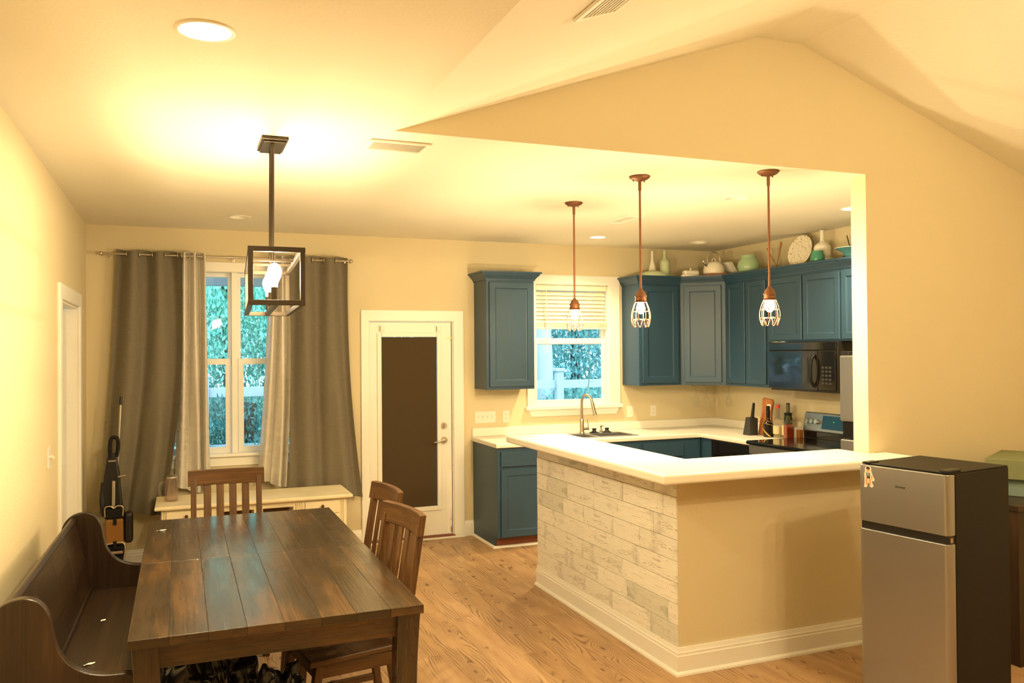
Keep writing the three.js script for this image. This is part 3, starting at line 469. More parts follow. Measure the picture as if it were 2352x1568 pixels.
// blinds over the sink window
{
  const c = thing('window_blind', 'cream horizontal blind drawn half up in the sink window', 'blind', [3.585, 1.9, DB + 0.03]);
  const x0 = 3.20, x1 = 3.955, d = DB + 0.03; part(c, 'headrail', bx(x0, x1 + 0.012, 2.295, 2.345, d - 0.03, d + 0.028, 0.003), M.blind);
  let k = 0; for (let y = 2.268; y > 1.99; y -= 0.0385) { const g = bx(x0 + 0.003, x1, -0.0014, 0.0014, -0.0235, 0.0235, 0.001); g.rotateX(0.92).translate(0, y, -d); part(c, k ? `slat_${String(k).padStart(3, '0')}` : 'slat', g, M.blind); k++; }
  for (let i = 0; i < 9; i++) part(c, `slat_${String(k++).padStart(3, '0')}`, bx(x0 + 0.003 - 0.002 * (i % 2), x1 + 0.004 * (i % 3), 1.938 + i * 0.0054, 1.9415 + i * 0.0054, d - 0.024, d + 0.024, 0.001), M.blind);
  part(c, 'bottom_rail', bx(x0, x1 + 0.004, 1.918, 1.935, d - 0.025, d + 0.025, 0.004), M.blind);
  for (const x of [3.31, 3.84]) part(c, 'ladder_cord', rod([x, 2.30, d - 0.026], [x, 1.93, d - 0.026], 0.0012, 5), M.cord);
  part(c, 'tilt_wand', rod([3.30, 2.30, d - 0.045], [3.305, 1.70, d - 0.045], 0.0045), M.blind, 'thin cream tilt wand'); part(c, 'pull_cord', tube([[3.275, 2.30, d - 0.04], [3.272, 2.15, d - 0.045], [3.29, 2.02, d - 0.042], [3.296, 1.95, d - 0.042]], 0.0018, 20, 5), M.cord);
}
// outlets and switches on the back wall
const plateOf = (o, x0, x1, y0, y1, d) => part(o, 'cover_plate', bx(x0, x1, y0, y1, d - 0.006, d, 0.002, 2), M.plate);
function outlet(x, y, label) { const o = thing('wall_outlet', label, 'outlet', [x, y - 0.056, DB]); plateOf(o, x - 0.034, x + 0.034, y - 0.056, y + 0.056, DB); for (const s of [-1, 1]) { const r = part(o, 'receptacle', cyl(x, y + s * 0.02, DB - 0.007, 0.0165, 0.0165, 0.003, 20, 'z'), M.plate); for (const k of [-1, 1]) part(r, 'slot', bx(x + k * 0.006 - 0.001, x + k * 0.006 + 0.001, y + s * 0.02 - 0.004, y + s * 0.02 + 0.005, DB - 0.0092, DB - 0.0085, 0), M.dark); } }
outlet(2.878, 1.092, 'cream outlet on the back wall left of the sink window'); outlet(4.488, 1.09, 'cream outlet under the blue cabinet right of the sink window');
{
  const o = thing('light_switch', 'wide cream plate with four toggles between back door and sink window', 'switch', [2.668, 1.037, DB]); plateOf(o, 2.564, 2.772, 1.037, 1.147, DB);
  for (let i = 0; i < 4; i++) { const x = 2.60 + i * 0.046; part(o, 'toggle', bx(x - 0.004, x + 0.004, 1.085, 1.107, DB - 0.016, DB - 0.005, 0.002), M.plate); }
  const p = thing('light_switch', 'single cream switch plate at the corner of the sink window', 'switch', [4.22, 1.034, DB]); plateOf(p, 4.186, 4.254, 1.034, 1.146, DB); part(p, 'toggle', bx(4.216, 4.224, 1.08, 1.10, DB - 0.016, DB - 0.005, 0.002), M.plate);
  const q = thing('light_switch', 'double toggle switch plate beside the door in the left wall', 'switch', [XL, 1.08, 5.30]); part(q, 'cover_plate', bx(XL, XL + 0.006, 1.08, 1.197, 5.24, 5.355, 0.002, 2), M.plate);
  for (const d of [5.275, 5.322]) { const g = bx(-0.004, 0.022, -0.005, 0.005, -0.005, 0.005, 0.002); g.rotateZ(d < 5.3 ? 0.45 : -0.45).translate(XL + 0.006, 1.14, -d); part(q, 'toggle', g, M.plate); }
}

// ---------------------------------------------------------------- lamps
{
  // box lantern over the table
  const o = thing('lantern_pendant', 'dark metal open-box lantern with bulbs in a row above the dining table', 'lamp', [0.425, 1.93, 4.2]);
  const fx = (d) => 0.388 + (d - 3.65) * 0.059, D0 = 3.65, D1 = 4.75, hw = 0.107, y0 = 1.927, y1 = 2.153, t = 0.011;
  const beam = (a, b) => { const A = v3(...a), B = v3(...b), L = A.distanceTo(B), g = new RoundedBoxGeometry(2 * t - 0.0012, 2 * t - 0.0012, L - 2 * t + 0.002, 1, 0.002); const m = new THREE.Matrix4().lookAt(A, B, new THREE.Vector3(0, 1, 0.001)); g.applyMatrix4(m); return g.translate((A.x + B.x) / 2, (A.y + B.y) / 2, (A.z + B.z) / 2); };
  const fr = []; for (const d of [D0, D1]) { const x = fx(d); for (const s of [-1, 1]) fr.push(rodBox(x + s * hw, y0 + t - 0.001, d, y1 - y0 - 2 * t + 0.002, t - 0.0006)); for (const y of [y0, y1]) fr.push(bx(x - hw - t, x + hw + t, y - t, y + t, d - t, d + t, 0.002)); }
  for (const s of [-1, 1]) for (const y of [y0, y1]) fr.push(beam([fx(D0) + s * hw, y, D0], [fx(D1) + s * hw, y, D1]));
  part(o, 'frame', fr, M.bronze); part(o, 'socket_bar', beam([fx(D0), y0, D0], [fx(D1), y0, D1]), M.bronze); for (const d of [4.10, 4.30]) part(o, 'cross_bar', bx(fx(d) - hw, fx(d) + hw, y1 - 0.006, y1 + 0.006, d - 0.006, d + 0.006, 0.002), M.bronze);
  part(o, 'canopy', [slab(rect(0.368, 0.49, 4.065, 4.335), 2.722, 2.7395, 0.003), slab(rect(0.378, 0.48, 4.08, 4.32), 2.712, 2.722, 0.002)], M.bronze);
  for (const d of [4.10, 4.30]) part(o, 'rod', rod([fx(d) + 0.004, 2.716, d], [fx(d), y1, d], 0.0085, 10), M.bronze);
  for (const d of [3.86, 4.20, 4.54]) {
    part(o, 'socket', [cyl(fx(d), y0 + t, d, 0.016, 0.016, 0.07, 16)], M.bronze);
    part(o, 'bulb', lathe(fx(d), y0 + 0.08, d, [[0, 0], [0.013, 0], [0.015, 0.02], [0.028, 0.05], [0.032, 0.07], [0.028, 0.09], [0.015, 0.105], [0, 0.11]], 20), M.glowBulb, 'glowing bulb'); pointLamp(o, fx(d), y0 + 0.148, d, CD.lantern, 1.5);
  }
}
function rodBox(x, y, d, h, t) { return bx(x - t, x + t, y, y + h, d - t, d + t, 0.002); }
// three cage pendants over the bar
function cagePendant(x, d, label) {
  const o = thing('cage_pendant', label, 'lamp', [x, 1.845, d], 'cage pendants over the bar');
  part(o, 'canopy', lathe(x, H - 0.03, d, [[0, 0], [0.012, 0], [0.03, 0.004], [0.05, 0.013], [0.062, 0.024], [0.062, 0.0295], [0, 0.0295]], 32), M.rustMetal);
  for (const s of [-1, 1]) part(o, 'screw', sph(x + s * 0.038, H - 0.027, d + 0.01, 0.0045, 1, 8), M.rustMetal);
  part(o, 'stem', [cyl(x, 2.05, d, 0.0065, 0.0065, 0.66, 12), cyl(x, 2.655, d, 0.0095, 0.0095, 0.06, 12)], M.rustMetal);
  part(o, 'socket_cap', lathe(x, 1.995, d, [[0, 0.0], [0.036, 0.0], [0.033, 0.02], [0.031, 0.028], [0.036, 0.03], [0.036, 0.036], [0.031, 0.042], [0.026, 0.058], [0.014, 0.07], [0.009, 0.08], [0, 0.08]], 24), M.rustMetal);
  const R = (y) => 0.034 + 0.024 * Math.sin(clamp((1.998 - y) / 0.152) * Math.PI * 0.86), w = [], wr = 0.0021;
  for (let k = 0; k < 8; k++) { const a = k * Math.PI / 4, p = []; for (let i = 0; i <= 6; i++) { const y = 1.998 - i * 0.0175; p.push([x + R(y) * Math.cos(a), y, d + R(y) * Math.sin(a)]); } w.push(tube(p, wr, 10, 5)); }
  for (const y of [1.996, 1.942, 1.893]) w.push(torus(x, y, d, R(y), wr, 'y', 32));
  { const p = []; for (let i = 0; i < 64; i++) { const a = i / 64 * 2 * Math.PI, y = 1.893 - 0.046 * (0.5 - 0.5 * Math.cos(a * 8)), r = R(y); p.push([x + r * Math.cos(a), y, d + r * Math.sin(a)]); } w.push(tube(p, wr, 220, 5, true)); }
  part(o, 'cage', w, M.rustMetal, 'wire cage');
  part(o, 'bulb', lathe(x, 1.925, d, [[0, 0], [0.012, 0.003], [0.025, 0.018], [0.028, 0.035], [0.023, 0.052], [0.015, 0.068], [0.013, 0.075], [0, 0.075]], 20), M.glowBulb, 'glowing bulb'); pointLamp(o, x, 1.958, d, CD.pendant, 1.4);
}
cagePendant(2.553, 5.208, 'rust-brown cage pendant in front of the sink window'); cagePendant(2.537, 4.289, 'rust-brown cage pendant over the plank-clad side of the bar'); cagePendant(3.168, 3.913, 'rust-brown cage pendant over the plain front of the bar');
// recessed cans
function can(x, d, r, lit, label) {
  const o = thing('recessed_light', label, 'light', [x, H - 0.006, d]), k = 0.86 * r;
  part(o, 'trim_ring', lathe(x, H, d, [[k - 0.003, 0.02], [k - 0.003, -0.003], [k, -0.006], [r * 0.95, -0.005], [r, -0.001], [r, 0.0]], 48), M.vent);
  if (lit) { part(o, 'lens', cyl(x, H + 0.004, d, k - 0.004, k - 0.004, 0.003, 40), M.glowLens, 'glowing lens'); downLamp(o, x, H - 0.001, d, lit); }
  else { part(o, 'reflector', lathe(x, H, d, [[k - 0.004, 0.001], [k - 0.01, 0.03], [k * 0.72, 0.085], [0, 0.09]], 40), M.vent); part(o, 'bulb', sph(x, H + 0.07, d, k * 0.5, 0.5), M.white); }
}
for (const c of CANS) can(...c);
// ceiling lamp of the living room, hung from the ridge
{
  const X = 3.40, Y = 2.95, D = 0.55, o = thing('ceiling_lamp', 'three-bulb ceiling lamp hanging from the ridge of the living room', 'lamp', [X, Y, D]);
  part(o, 'canopy', lathe(3.16, 3.42, D, [[0, 0], [0.04, 0], [0.06, 0.02], [0.06, 0.032], [0, 0.032]]), M.bronze); part(o, 'stem', rod([3.16, 3.43, D], [3.30, Y + 0.06, D], 0.01), M.bronze); part(o, 'hub', lathe(3.30, Y, D, [[0, 0], [0.02, 0.01], [0.028, 0.04], [0.015, 0.07], [0, 0.07]]), M.bronze);
  for (let k = 0; k < 3; k++) { const a = k * 2.094 + 0.5, x = 3.30 + 0.32 * Math.cos(a), d = D + 0.32 * Math.sin(a); part(o, 'arm', tube([[3.30, Y + 0.04, D], [3.30 + 0.2 * Math.cos(a), Y + 0.06, D + 0.2 * Math.sin(a)], [x, Y, d]], 0.008), M.bronze); part(o, 'bulb', sph(x, Y - 0.045, d, 0.035), M.glowBulb, 'glowing bulb'); pointLamp(o, x, Y - 0.045, d, CD.fan, 1.6); }
}
// air vents
function louvred(o, x0, x1, d0, d1, y, n, along) { part(o, 'frame', slab(rect(x0, x1, d0, d1), y - 0.012, y - 0.0005, 0.003, 1, [rect(x0 + 0.022, x1 - 0.022, d0 + 0.022, d1 - 0.022)]), M.vent); part(o, 'duct', slab(rect(x0 + 0.02, x1 - 0.02, d0 + 0.02, d1 - 0.02), y - 0.002, y - 0.0008), M.vent); for (let i = 0; i < n; i++) { const k = (i + 0.5) / n; const g = along ? bx(x0 + 0.022, x1 - 0.022, -0.001, 0.001, -0.009, 0.009, 0).rotateX(0.2).translate(0, y - 0.008, -(d0 + 0.022 + k * (d1 - d0 - 0.044))) : bx(-0.009, 0.009, -0.001, 0.001, d0 + 0.022, d1 - 0.022, 0).rotateZ(0.2).translate(x0 + 0.022 + k * (x1 - x0 - 0.044), y - 0.008, 0); part(o, i ? `slat_${String(i).padStart(3, '0')}` : 'slat', g, M.vent); } return o; }
louvred(thing('ceiling_vent', 'flat cream ceiling vent near the lantern and the gable edge', 'vent', [1.015, H, 4.06]), 0.86, 1.165, 3.955, 4.155, H, 9, true);
louvred(thing('ceiling_vent', 'small cream ceiling vent between two cage pendants', 'vent', [3.24, H, 5.72]), 3.17, 3.31, 5.55, 5.89, H, 6, false);
{ const o = louvred(thing('ceiling_vent', 'cream vent on the sloping vault ceiling', 'vent', [0, 0, 0]), -0.09, 0.09, -0.17, 0.17, 0, 8, false); o.position.set(1.345, 2.74 + 0.3438 * (1.345 - 0.932), -2.40); o.rotation.z = Math.atan(0.3438); }

// ---------------------------------------------------------------- dining furniture
{
  const o = thing('dining_table', 'large dark brown plank dining table in front of the pew', 'table', [0.35, 0, 4.13]);
  const x0 = -0.162, x1 = 0.857, d0 = 3.06, d1 = 5.2, n = 8, w = (x1 - x0) / n, mid = 4.15; let k = 0;
  for (let i = 0; i < n; i++) for (const [a, b] of [[d0, mid - 0.0012], [mid + 0.0012, d1]]) { part(o, k ? `board_${String(k).padStart(3, '0')}` : 'board', bx(x0 + i * w + 0.0003, x0 + (i + 1) * w - 0.0003, 0.728, 0.759 + 0.0004 * hash(i, k, 2), a, b, 0.0012), M.table); k++; }
  part(o, 'apron', [bx(x0 + 0.05, x1 - 0.05, 0.64, 0.727, d0 + 0.045, d0 + 0.068, 0.002), bx(x0 + 0.05, x1 - 0.05, 0.64, 0.727, d1 - 0.068, d1 - 0.045, 0.002), bx(x0 + 0.045, x0 + 0.068, 0.64, 0.727, d0 + 0.05, d1 - 0.05, 0.002), bx(x1 - 0.068, x1 - 0.045, 0.64, 0.727, d0 + 0.05, d1 - 0.05, 0.002)], M.table);
  for (const [sx, sd] of [[0, 0], [1, 0], [0, 1], [1, 1]]) {
    const X = sx ? x1 - 0.052 : x0 + 0.052, Dd = sd ? d1 - 0.055 : d0 + 0.055, dx = sx ? 1 : -1, p = [];
    for (let i = 0; i <= 14; i++) { const t = i / 14; p.push([X + dx * (-0.012 * Math.sin(Math.min(1, t * 1.25) * Math.PI) + 0.045 * Math.pow(Math.max(0, t - 0.55) / 0.45, 2)), 0.727 * (1 - t)]); }
    const hw = (t) => 0.042 - 0.008 * t, L = p.map(([x, y], i) => [x - hw(i / 14), y]), R = p.map(([x, y], i) => [x + hw(i / 14), y]).reverse();
    part(o, 'leg', upright([...L, ...R], Dd - 0.042, Dd + 0.042, [], 0.003), M.table);
  }
}
// slat-back chairs
const ribbon = (c, t) => { const L = [], R = []; c.forEach((p, i) => { const a = c[Math.max(0, i - 1)], b = c[Math.min(c.length - 1, i + 1)], l = Math.hypot(b[0] - a[0], b[1] - a[1]), k = t / 2 / l; L.push([p[0] - (b[1] - a[1]) * k, p[1] + (b[0] - a[0]) * k]); R.push([p[0] + (b[1] - a[1]) * k, p[1] - (b[0] - a[0]) * k]); }); return [...L, ...R.reverse()]; };
function makeChair() {
  const o = thing('dining_chair', '', 'chair', [0, 0, 0], 'slat-back dining chairs'), C = M.chair;
  const lean = (y) => y > 0.45 ? 0.20 + 0.085 * Math.pow((y - 0.45) / 0.55, 1.15) : 0.20 + 0.05 * Math.pow((0.45 - y) / 0.45, 1.8);
  const line = (a, b, n, off = 0) => Array.from({ length: n + 1 }, (_, i) => { const y = a + (b - a) * i / n; return [lean(y) + off, y]; });
  part(o, 'seat', slab([[-0.215, -0.225], [0.215, -0.225], [0.19, 0.19], [-0.19, 0.19]], 0.43, 0.456, 0.006, 2), C);
  for (const s of [-1, 1]) {
    part(o, 'leg', sideways(ribbon(line(0, 0.95, 16), 0.034), s * 0.19 - 0.016, s * 0.19 + 0.016, [], 0.003), C);
    const c = Array.from({ length: 13 }, (_, i) => { const t = i / 12; return [-0.19 - 0.02 * Math.sin(t * Math.PI) - 0.05 * Math.pow(1 - t, 2.2) + 0.01, 0.43 * t]; });
    part(o, 'leg', sideways(ribbon(c, 0.036), s * 0.185 - 0.018, s * 0.185 + 0.018, [], 0.003), C);
    part(o, 'side_rail', bx(s * 0.187 - 0.01, s * 0.187 + 0.01, 0.375, 0.43, -0.17, 0.19, 0.002), C); part(o, 'stretcher', bx(s * 0.185 - 0.009, s * 0.185 + 0.009, 0.17, 0.2, -0.19, 0.2, 0.002), C);
  }
  part(o, 'front_rail', bx(-0.17, 0.17, 0.375, 0.43, -0.2, -0.18, 0.002), C); part(o, 'stretcher', bx(-0.18, 0.18, 0.18, 0.208, -0.01, 0.012, 0.002), C);
  part(o, 'back_rail', bx(-0.175, 0.175, 0.50, 0.545, 0.199, 0.219, 0.002), C);
  for (let i = 0; i < 4; i++) { const x = -0.111 + i * 0.074, bow = 0.018 * (1 - (x / 0.2) ** 2); part(o, 'slat', sideways(ribbon(line(0.535, 0.93, 10, bow), 0.012), x - 0.0215, x + 0.0215, [], 0.002), C); }
  const arc = [], arc2 = []; for (let i = 0; i <= 16; i++) { const x = -0.222 + 0.444 * i / 16, b = 0.03 * (1 - (x / 0.222) ** 2); arc.push([x, 0.256 + b]); arc2.push([x, 0.284 + b]); }
  const top = slab([...arc, ...arc2.reverse()], 0.908, 1.0, 0.003); const p = top.attributes.position; for (let i = 0; i < p.count; i++) p.setZ(i, p.getZ(i) - (p.getY(i) - 0.954) * 0.17); part(o, 'top_rail', top, C);
  return o;
}
{
  const c0 = makeChair(); c0.position.set(0.271, 0, -5.155); c0.userData.label = 'brown slat-back dining chair at the table end by the curtained window';
  const put = (x, d, ry, label) => { const c = c0.clone(); c.name = numbered('dining_chair'); c.userData = { ...c0.userData, label }; c.position.set(x, 0, -d); c.rotation.y = ry; scene.add(c); };
  put(0.68, 3.704, -1.412, 'brown slat-back dining chair tucked in close to the table corner facing the bar'); put(0.748, 4.343, -1.478, 'brown slat-back dining chair standing closer to the back door, partly hidden by another chair');
}
// pew against the left wall
{
  const o = thing('pew_bench', 'dark wooden church pew with curved end panels along the left wall', 'bench', [-0.40, 0, 4.09]);
  const prof = new THREE.Shape(); prof.moveTo(-0.575, 0); prof.lineTo(-0.10, 0); prof.quadraticCurveTo(-0.10, 0.06, -0.145, 0.1); prof.lineTo(-0.145, 0.38); prof.bezierCurveTo(-0.145, 0.46, -0.115, 0.48, -0.115, 0.535); prof.bezierCurveTo(-0.115, 0.575, -0.14, 0.592, -0.175, 0.592);
  prof.bezierCurveTo(-0.26, 0.592, -0.335, 0.61, -0.372, 0.70); prof.bezierCurveTo(-0.392, 0.75, -0.388, 0.80, -0.402, 0.83); prof.bezierCurveTo(-0.425, 0.885, -0.47, 0.89, -0.49, 0.886); prof.bezierCurveTo(-0.56, 0.88, -0.59, 0.82, -0.585, 0.77); prof.bezierCurveTo(-0.58, 0.70, -0.53, 0.62, -0.535, 0.5); prof.bezierCurveTo(-0.54, 0.35, -0.575, 0.15, -0.575, 0);
  for (const [a, b] of [[3.25, 3.292], [4.88, 4.922]]) part(o, 'end_panel', uvm(ext(prof, b - a, 0.006, 3, 14).translate(0, 0, -b)), M.pew);
  part(o, 'seat', slab(rect(-0.47, -0.135, 3.292, 4.88), 0.455, 0.48, 0.005, 2), M.pew); part(o, 'seat_rail', bx(-0.165, -0.145, 0.37, 0.455, 3.292, 4.88, 0.003), M.pew);
  const n = 4, L = (4.88 - 3.292) / n; for (let i = 0; i < n; i++) part(o, 'back_board', upright([[-0.462, 0.505], [-0.445, 0.51], [-0.515, 0.845], [-0.532, 0.84]], 3.292 + i * L + 0.003, 3.292 + (i + 1) * L - 0.003, [], 0.003), M.pew);
  part(o, 'back_frame', upright([[-0.475, 0.50], [-0.463, 0.503], [-0.533, 0.838], [-0.545, 0.835]], 3.292, 4.88), M.pew);
  part(o, 'top_rail', tube([[-0.53, 0.846, 3.29], [-0.53, 0.846, 4.88]], 0.017, 2, 12), M.pew); part(o, 'lower_rail', bx(-0.472, -0.435, 0.481, 0.506, 3.292, 4.88, 0.004), M.pew);
  o.rotation.y = -0.02;
}
// cream sideboard under the window
{
  const o = thing('sideboard', 'low cream painted sideboard with dark knobs under the curtained window', 'sideboard', [0.56, 0, 6.93]), d = 6.71;
  part(o, 'top', slab(rect(-0.169, 1.289, 6.67, 7.185), 0.552, 0.581, 0.010, 3), M.cream);
  part(o, 'body', upright(rect(-0.125, 1.245, 0.06, 0.552), d, 7.17, [rect(0.305, 0.535, 0.22, 0.508), rect(0.60, 0.83, 0.22, 0.508)]), M.cream); part(o, 'back_panel', bx(0.30, 0.84, 0.21, 0.52, 7.0, 7.02, 0), M.niche, 'dark brown niche lining');
  for (const [a, b] of [[-0.09, 0.19], [0.92, 1.185]]) for (const [y0, y1] of [[0.435, 0.535], [0.30, 0.42], [0.13, 0.285]]) { const dr = part(o, 'drawer', bx(a, b, y0, y1, d - 0.012, d + 0.01, 0.004), M.cream); part(dr, 'knob', [sph((a + b) / 2, (y0 + y1) / 2 + 0.012, d - 0.03, 0.013, 1, 14), cyl((a + b) / 2, (y0 + y1) / 2 + 0.012, d - 0.018, 0.006, 0.006, 0.02, 10, 'z')], M.knob, 'small dark knob'); }
  for (const x of [-0.108, 0.225, 0.275, 0.565, 0.862, 0.893, 1.215]) part(o, 'pilaster', [bx(x - 0.012, x - 0.003, 0.1, 0.54, d - 0.008, d + 0.004, 0.003), bx(x + 0.003, x + 0.012, 0.1, 0.54, d - 0.008, d + 0.004, 0.003)], M.cream);
  part(o, 'plinth', bx(-0.135, 1.255, 0, 0.085, d - 0.012, 7.175, 0.005), M.cream);
}
{
  const o = thing('glass_jar', 'handled glass mug with metal lid on the sideboard by the grey curtain', 'mug', [-0.055, 0.5815, 6.92]);
  part(o, 'jar', lathe(-0.055, 0.5815, 6.92, [[0, 0], [0.044, 0], [0.048, 0.006], [0.048, 0.15], [0.043, 0.175], [0.041, 0.19], [0.038, 0.19], [0.04, 0.172], [0.045, 0.15], [0.045, 0.01], [0, 0.008]]), phys([0.90, 0.84, 0.80], 0.06, { transmission: 0.97, thickness: 0, clearcoat: 0.6, clearcoatRoughness: 0.05 })); part(o, 'lid', lathe(-0.055, 0.7716, 6.92, [[0.0, 0.004], [0.043, 0.004], [0.0435, -0.012], [0.042, -0.012]]), M.nickel);
  part(o, 'handle', tube([[-0.10, 0.73, 6.92], [-0.135, 0.72, 6.92], [-0.145, 0.67, 6.92], [-0.125, 0.625, 6.92], [-0.10, 0.615, 6.92]], 0.007, 24), phys([0.88, 0.84, 0.8], 0.06, { transmission: 0.95, thickness: 0 }));
}
// curtains on their rod
{
  const RD = 7.262, RY = 2.502, o = thing('curtain_rod', 'thin metal curtain rod with ball finials above the twin window', 'curtain rod', [0.41, RY, RD]);
  part(o, 'rod', rod([-0.555, RY, RD], [1.385, RY, RD], 0.0075, 12), M.nickel); part(o, 'sleeve', rod([0.38, RY, RD], [0.52, RY, RD], 0.0095, 12), M.nickel);
  for (const x of [-0.565, 1.395]) part(o, 'finial', [sph(x, RY, RD, 0.018, 1, 14), cyl(x + (x < 0 ? 0.025 : -0.025), RY, RD, 0.011, 0.011, 0.02, 12, 'x')], M.nickel);
  for (const x of [-0.50, 0.43, 1.345]) part(o, 'bracket', [rod([x, RY - 0.012, RD], [x, RY - 0.012, DB], 0.006), cyl(x, RY - 0.012, DB - 0.004, 0.018, 0.018, 0.008, 14, 'z')], M.nickel);
  const curtain = (label, xt, xb, yb, folds, amp, mat, ph, edge = () => 0, dd = 0) => {
    const c = thing('curtain', label, 'curtain', [(xb[0] + xb[1]) / 2, yb, RD]);
    part(c, 'panel', sheet((s, t) => { const tt = t * t * 0.5 + t * 0.5, a = xt[0] + (xt[1] - xt[0]) * s, b = xb[0] + (xb[1] - xb[0]) * s, w = ph + 2 * Math.PI * folds * s; const k = amp * (1 - 0.15 * t) * Math.sin(w + 0.8 * t * Math.sin(s * 5 + ph)) + 0.010 * t * Math.sin(w * 1.7 + 3 * t); const top = 0.009 * Math.sin(w + 0.6);
      return [a + (b - a) * tt + edge(s, t) + 0.010 * Math.cos(w) * t, RY + 0.032 + top + (yb - RY - 0.032 - top + 0.03 * Math.sin(s * 4 + ph) * 1) * t, RD + dd * t + k]; }, 140, 48, [Math.abs(xt[1] - xt[0]) * 1.7, RY - yb]), mat);
    for (let i = 1; i <= folds * 2 + 1; i++) { const s = (Math.PI * i - ph) / (2 * Math.PI * folds); if (s < 0.02 || s > 0.98) continue; part(c, 'grommet', torus(xt[0] + (xt[1] - xt[0]) * s, RY, RD, 0.021, 0.0045, 'x', 20), M.nickel, 'metal grommet'); }
    return c;
  };
  curtain('charcoal grey curtain panel beside the upright vacuum cleaner', [-0.455, 0.012], [-0.585, -0.10], 0.45, 2.5, 0.042, M.greyCurtain, 0.6, (s, t) => 0.05 * s * Math.sin(Math.PI * Math.min(1, t * 1.05)), -0.045);
  curtain('silvery shimmering curtain panel next to the curtain by the vacuum cleaner', [0.012, 0.205], [-0.03, 0.237], 0.61, 2.5, 0.034, M.silverCurtain, 2.0, undefined, 0.025);
  curtain('silvery shimmering curtain panel hanging behind the box lantern', [0.715, 0.868], [0.60, 0.845], 0.61, 2.5, 0.034, M.silverCurtain, 1.0, (s, t) => 0.02 * Math.sin(Math.PI * t) * s);
  curtain('charcoal grey curtain panel between the window and the back door', [0.872, 1.368], [0.86, 1.50], 0.47, 2.5, 0.036, M.greyCurtain, 0.2, (s, t) => -0.025 * s * Math.sin(Math.PI * t));
}
// upright vacuum cleaner in the corner
{
  const o = thing('vacuum_cleaner', 'upright black vacuum cleaner with amber bin in the room corner', 'vacuum', [-0.44, 0, 6.95]), X = -0.445, D = 6.95;
  part(o, 'cleaner_head', [upright([[X - 0.14, 0], [X + 0.15, 0], [X + 0.12, 0.10], [X - 0.10, 0.12]], D - 0.16, D + 0.05, [], 0.01, 2), bx(X - 0.06, X + 0.06, 0.1, 0.28, D - 0.04, D + 0.06, 0.02, 2)], M.blackSatin);
  part(o, 'frame', [tube([[X - 0.06, 0.30, D - 0.075], [X + 0.06, 0.30, D - 0.075], [X + 0.065, 0.2, D - 0.08], [X + 0.04, 0.13, D - 0.09], [X - 0.06, 0.13, D - 0.09]], 0.006, 30), bx(X - 0.07, X + 0.055, 0.225, 0.245, D - 0.085, D - 0.07, 0.003)], M.nickel);
  part(o, 'dust_bin', [bx(X - 0.068, X + 0.058, 0.29, 0.485, D - 0.075, D + 0.05, 0.02, 3)], phys([0.26, 0.12, 0.03], 0.2), 'amber brown dust bin'); part(o, 'bin_band', [bx(X - 0.07, X + 0.06, 0.485, 0.56, D - 0.077, D + 0.052, 0.012, 2), bx(X - 0.012, X + 0.012, 0.44, 0.49, D - 0.082, D - 0.07, 0.002), bx(X - 0.012, X + 0.012, 0.27, 0.32, D - 0.082, D - 0.07, 0.002)], M.blackSatin);
  part(o, 'bin_bracket', tube([[X - 0.065, 0.505, D - 0.083], [X - 0.062, 0.575, D - 0.083], [X - 0.025, 0.58, D - 0.083], [X - 0.005, 0.565, D - 0.083], [X + 0.015, 0.58, D - 0.083], [X + 0.052, 0.575, D - 0.083], [X + 0.055, 0.505, D - 0.083]], 0.0055, 40), M.nickel);
  part(o, 'spine', upright([[X - 0.10, 0.55], [X + 0.05, 0.55], [X + 0.03, 0.80], [X + 0.01, 0.96], [X - 0.05, 0.96], [X - 0.075, 0.80]], D - 0.03, D + 0.05, [], 0.012, 2), M.black); part(o, 'tube', rod([X - 0.01, 0.57, D - 0.06], [X - 0.008, 0.765, D - 0.05], 0.013, 14), M.nickel); part(o, 'clip', [bx(X - 0.045, X + 0.005, 0.905, 0.918, D - 0.05, D - 0.02, 0.003), rod([X + 0.02, 0.79, D - 0.04], [X + 0.075, 0.80, D - 0.04], 0.008)], M.nickel);
  part(o, 'handle', tube([[X - 0.03, 0.93, D - 0.02], [X - 0.035, 1.02, D - 0.02], [X - 0.02, 1.085, D - 0.02], [X + 0.012, 1.08, D - 0.02], [X + 0.02, 1.02, D - 0.02], [X + 0.008, 0.94, D - 0.02]], 0.014, 40, 10), M.blackSatin); part(o, 'wand', rod([X + 0.015, 0.87, D + 0.02], [X + 0.035, 1.33, D + 0.04], 0.0085, 10), M.nickel, 'metal wand'); part(o, 'wand_tip', rod([X + 0.035, 1.325, D + 0.04], [X + 0.037, 1.39, D + 0.042], 0.011, 10), M.black);
  part(o, 'motor_housing', bx(X + 0.058, X + 0.12, 0.29, 0.52, D - 0.05, D + 0.06, 0.025, 3), M.black); part(o, 'hose', tube([[X - 0.08, 0.75, D], [X - 0.09, 0.6, D - 0.02], [X - 0.075, 0.5, D - 0.02]], 0.018, 20), M.black);
}
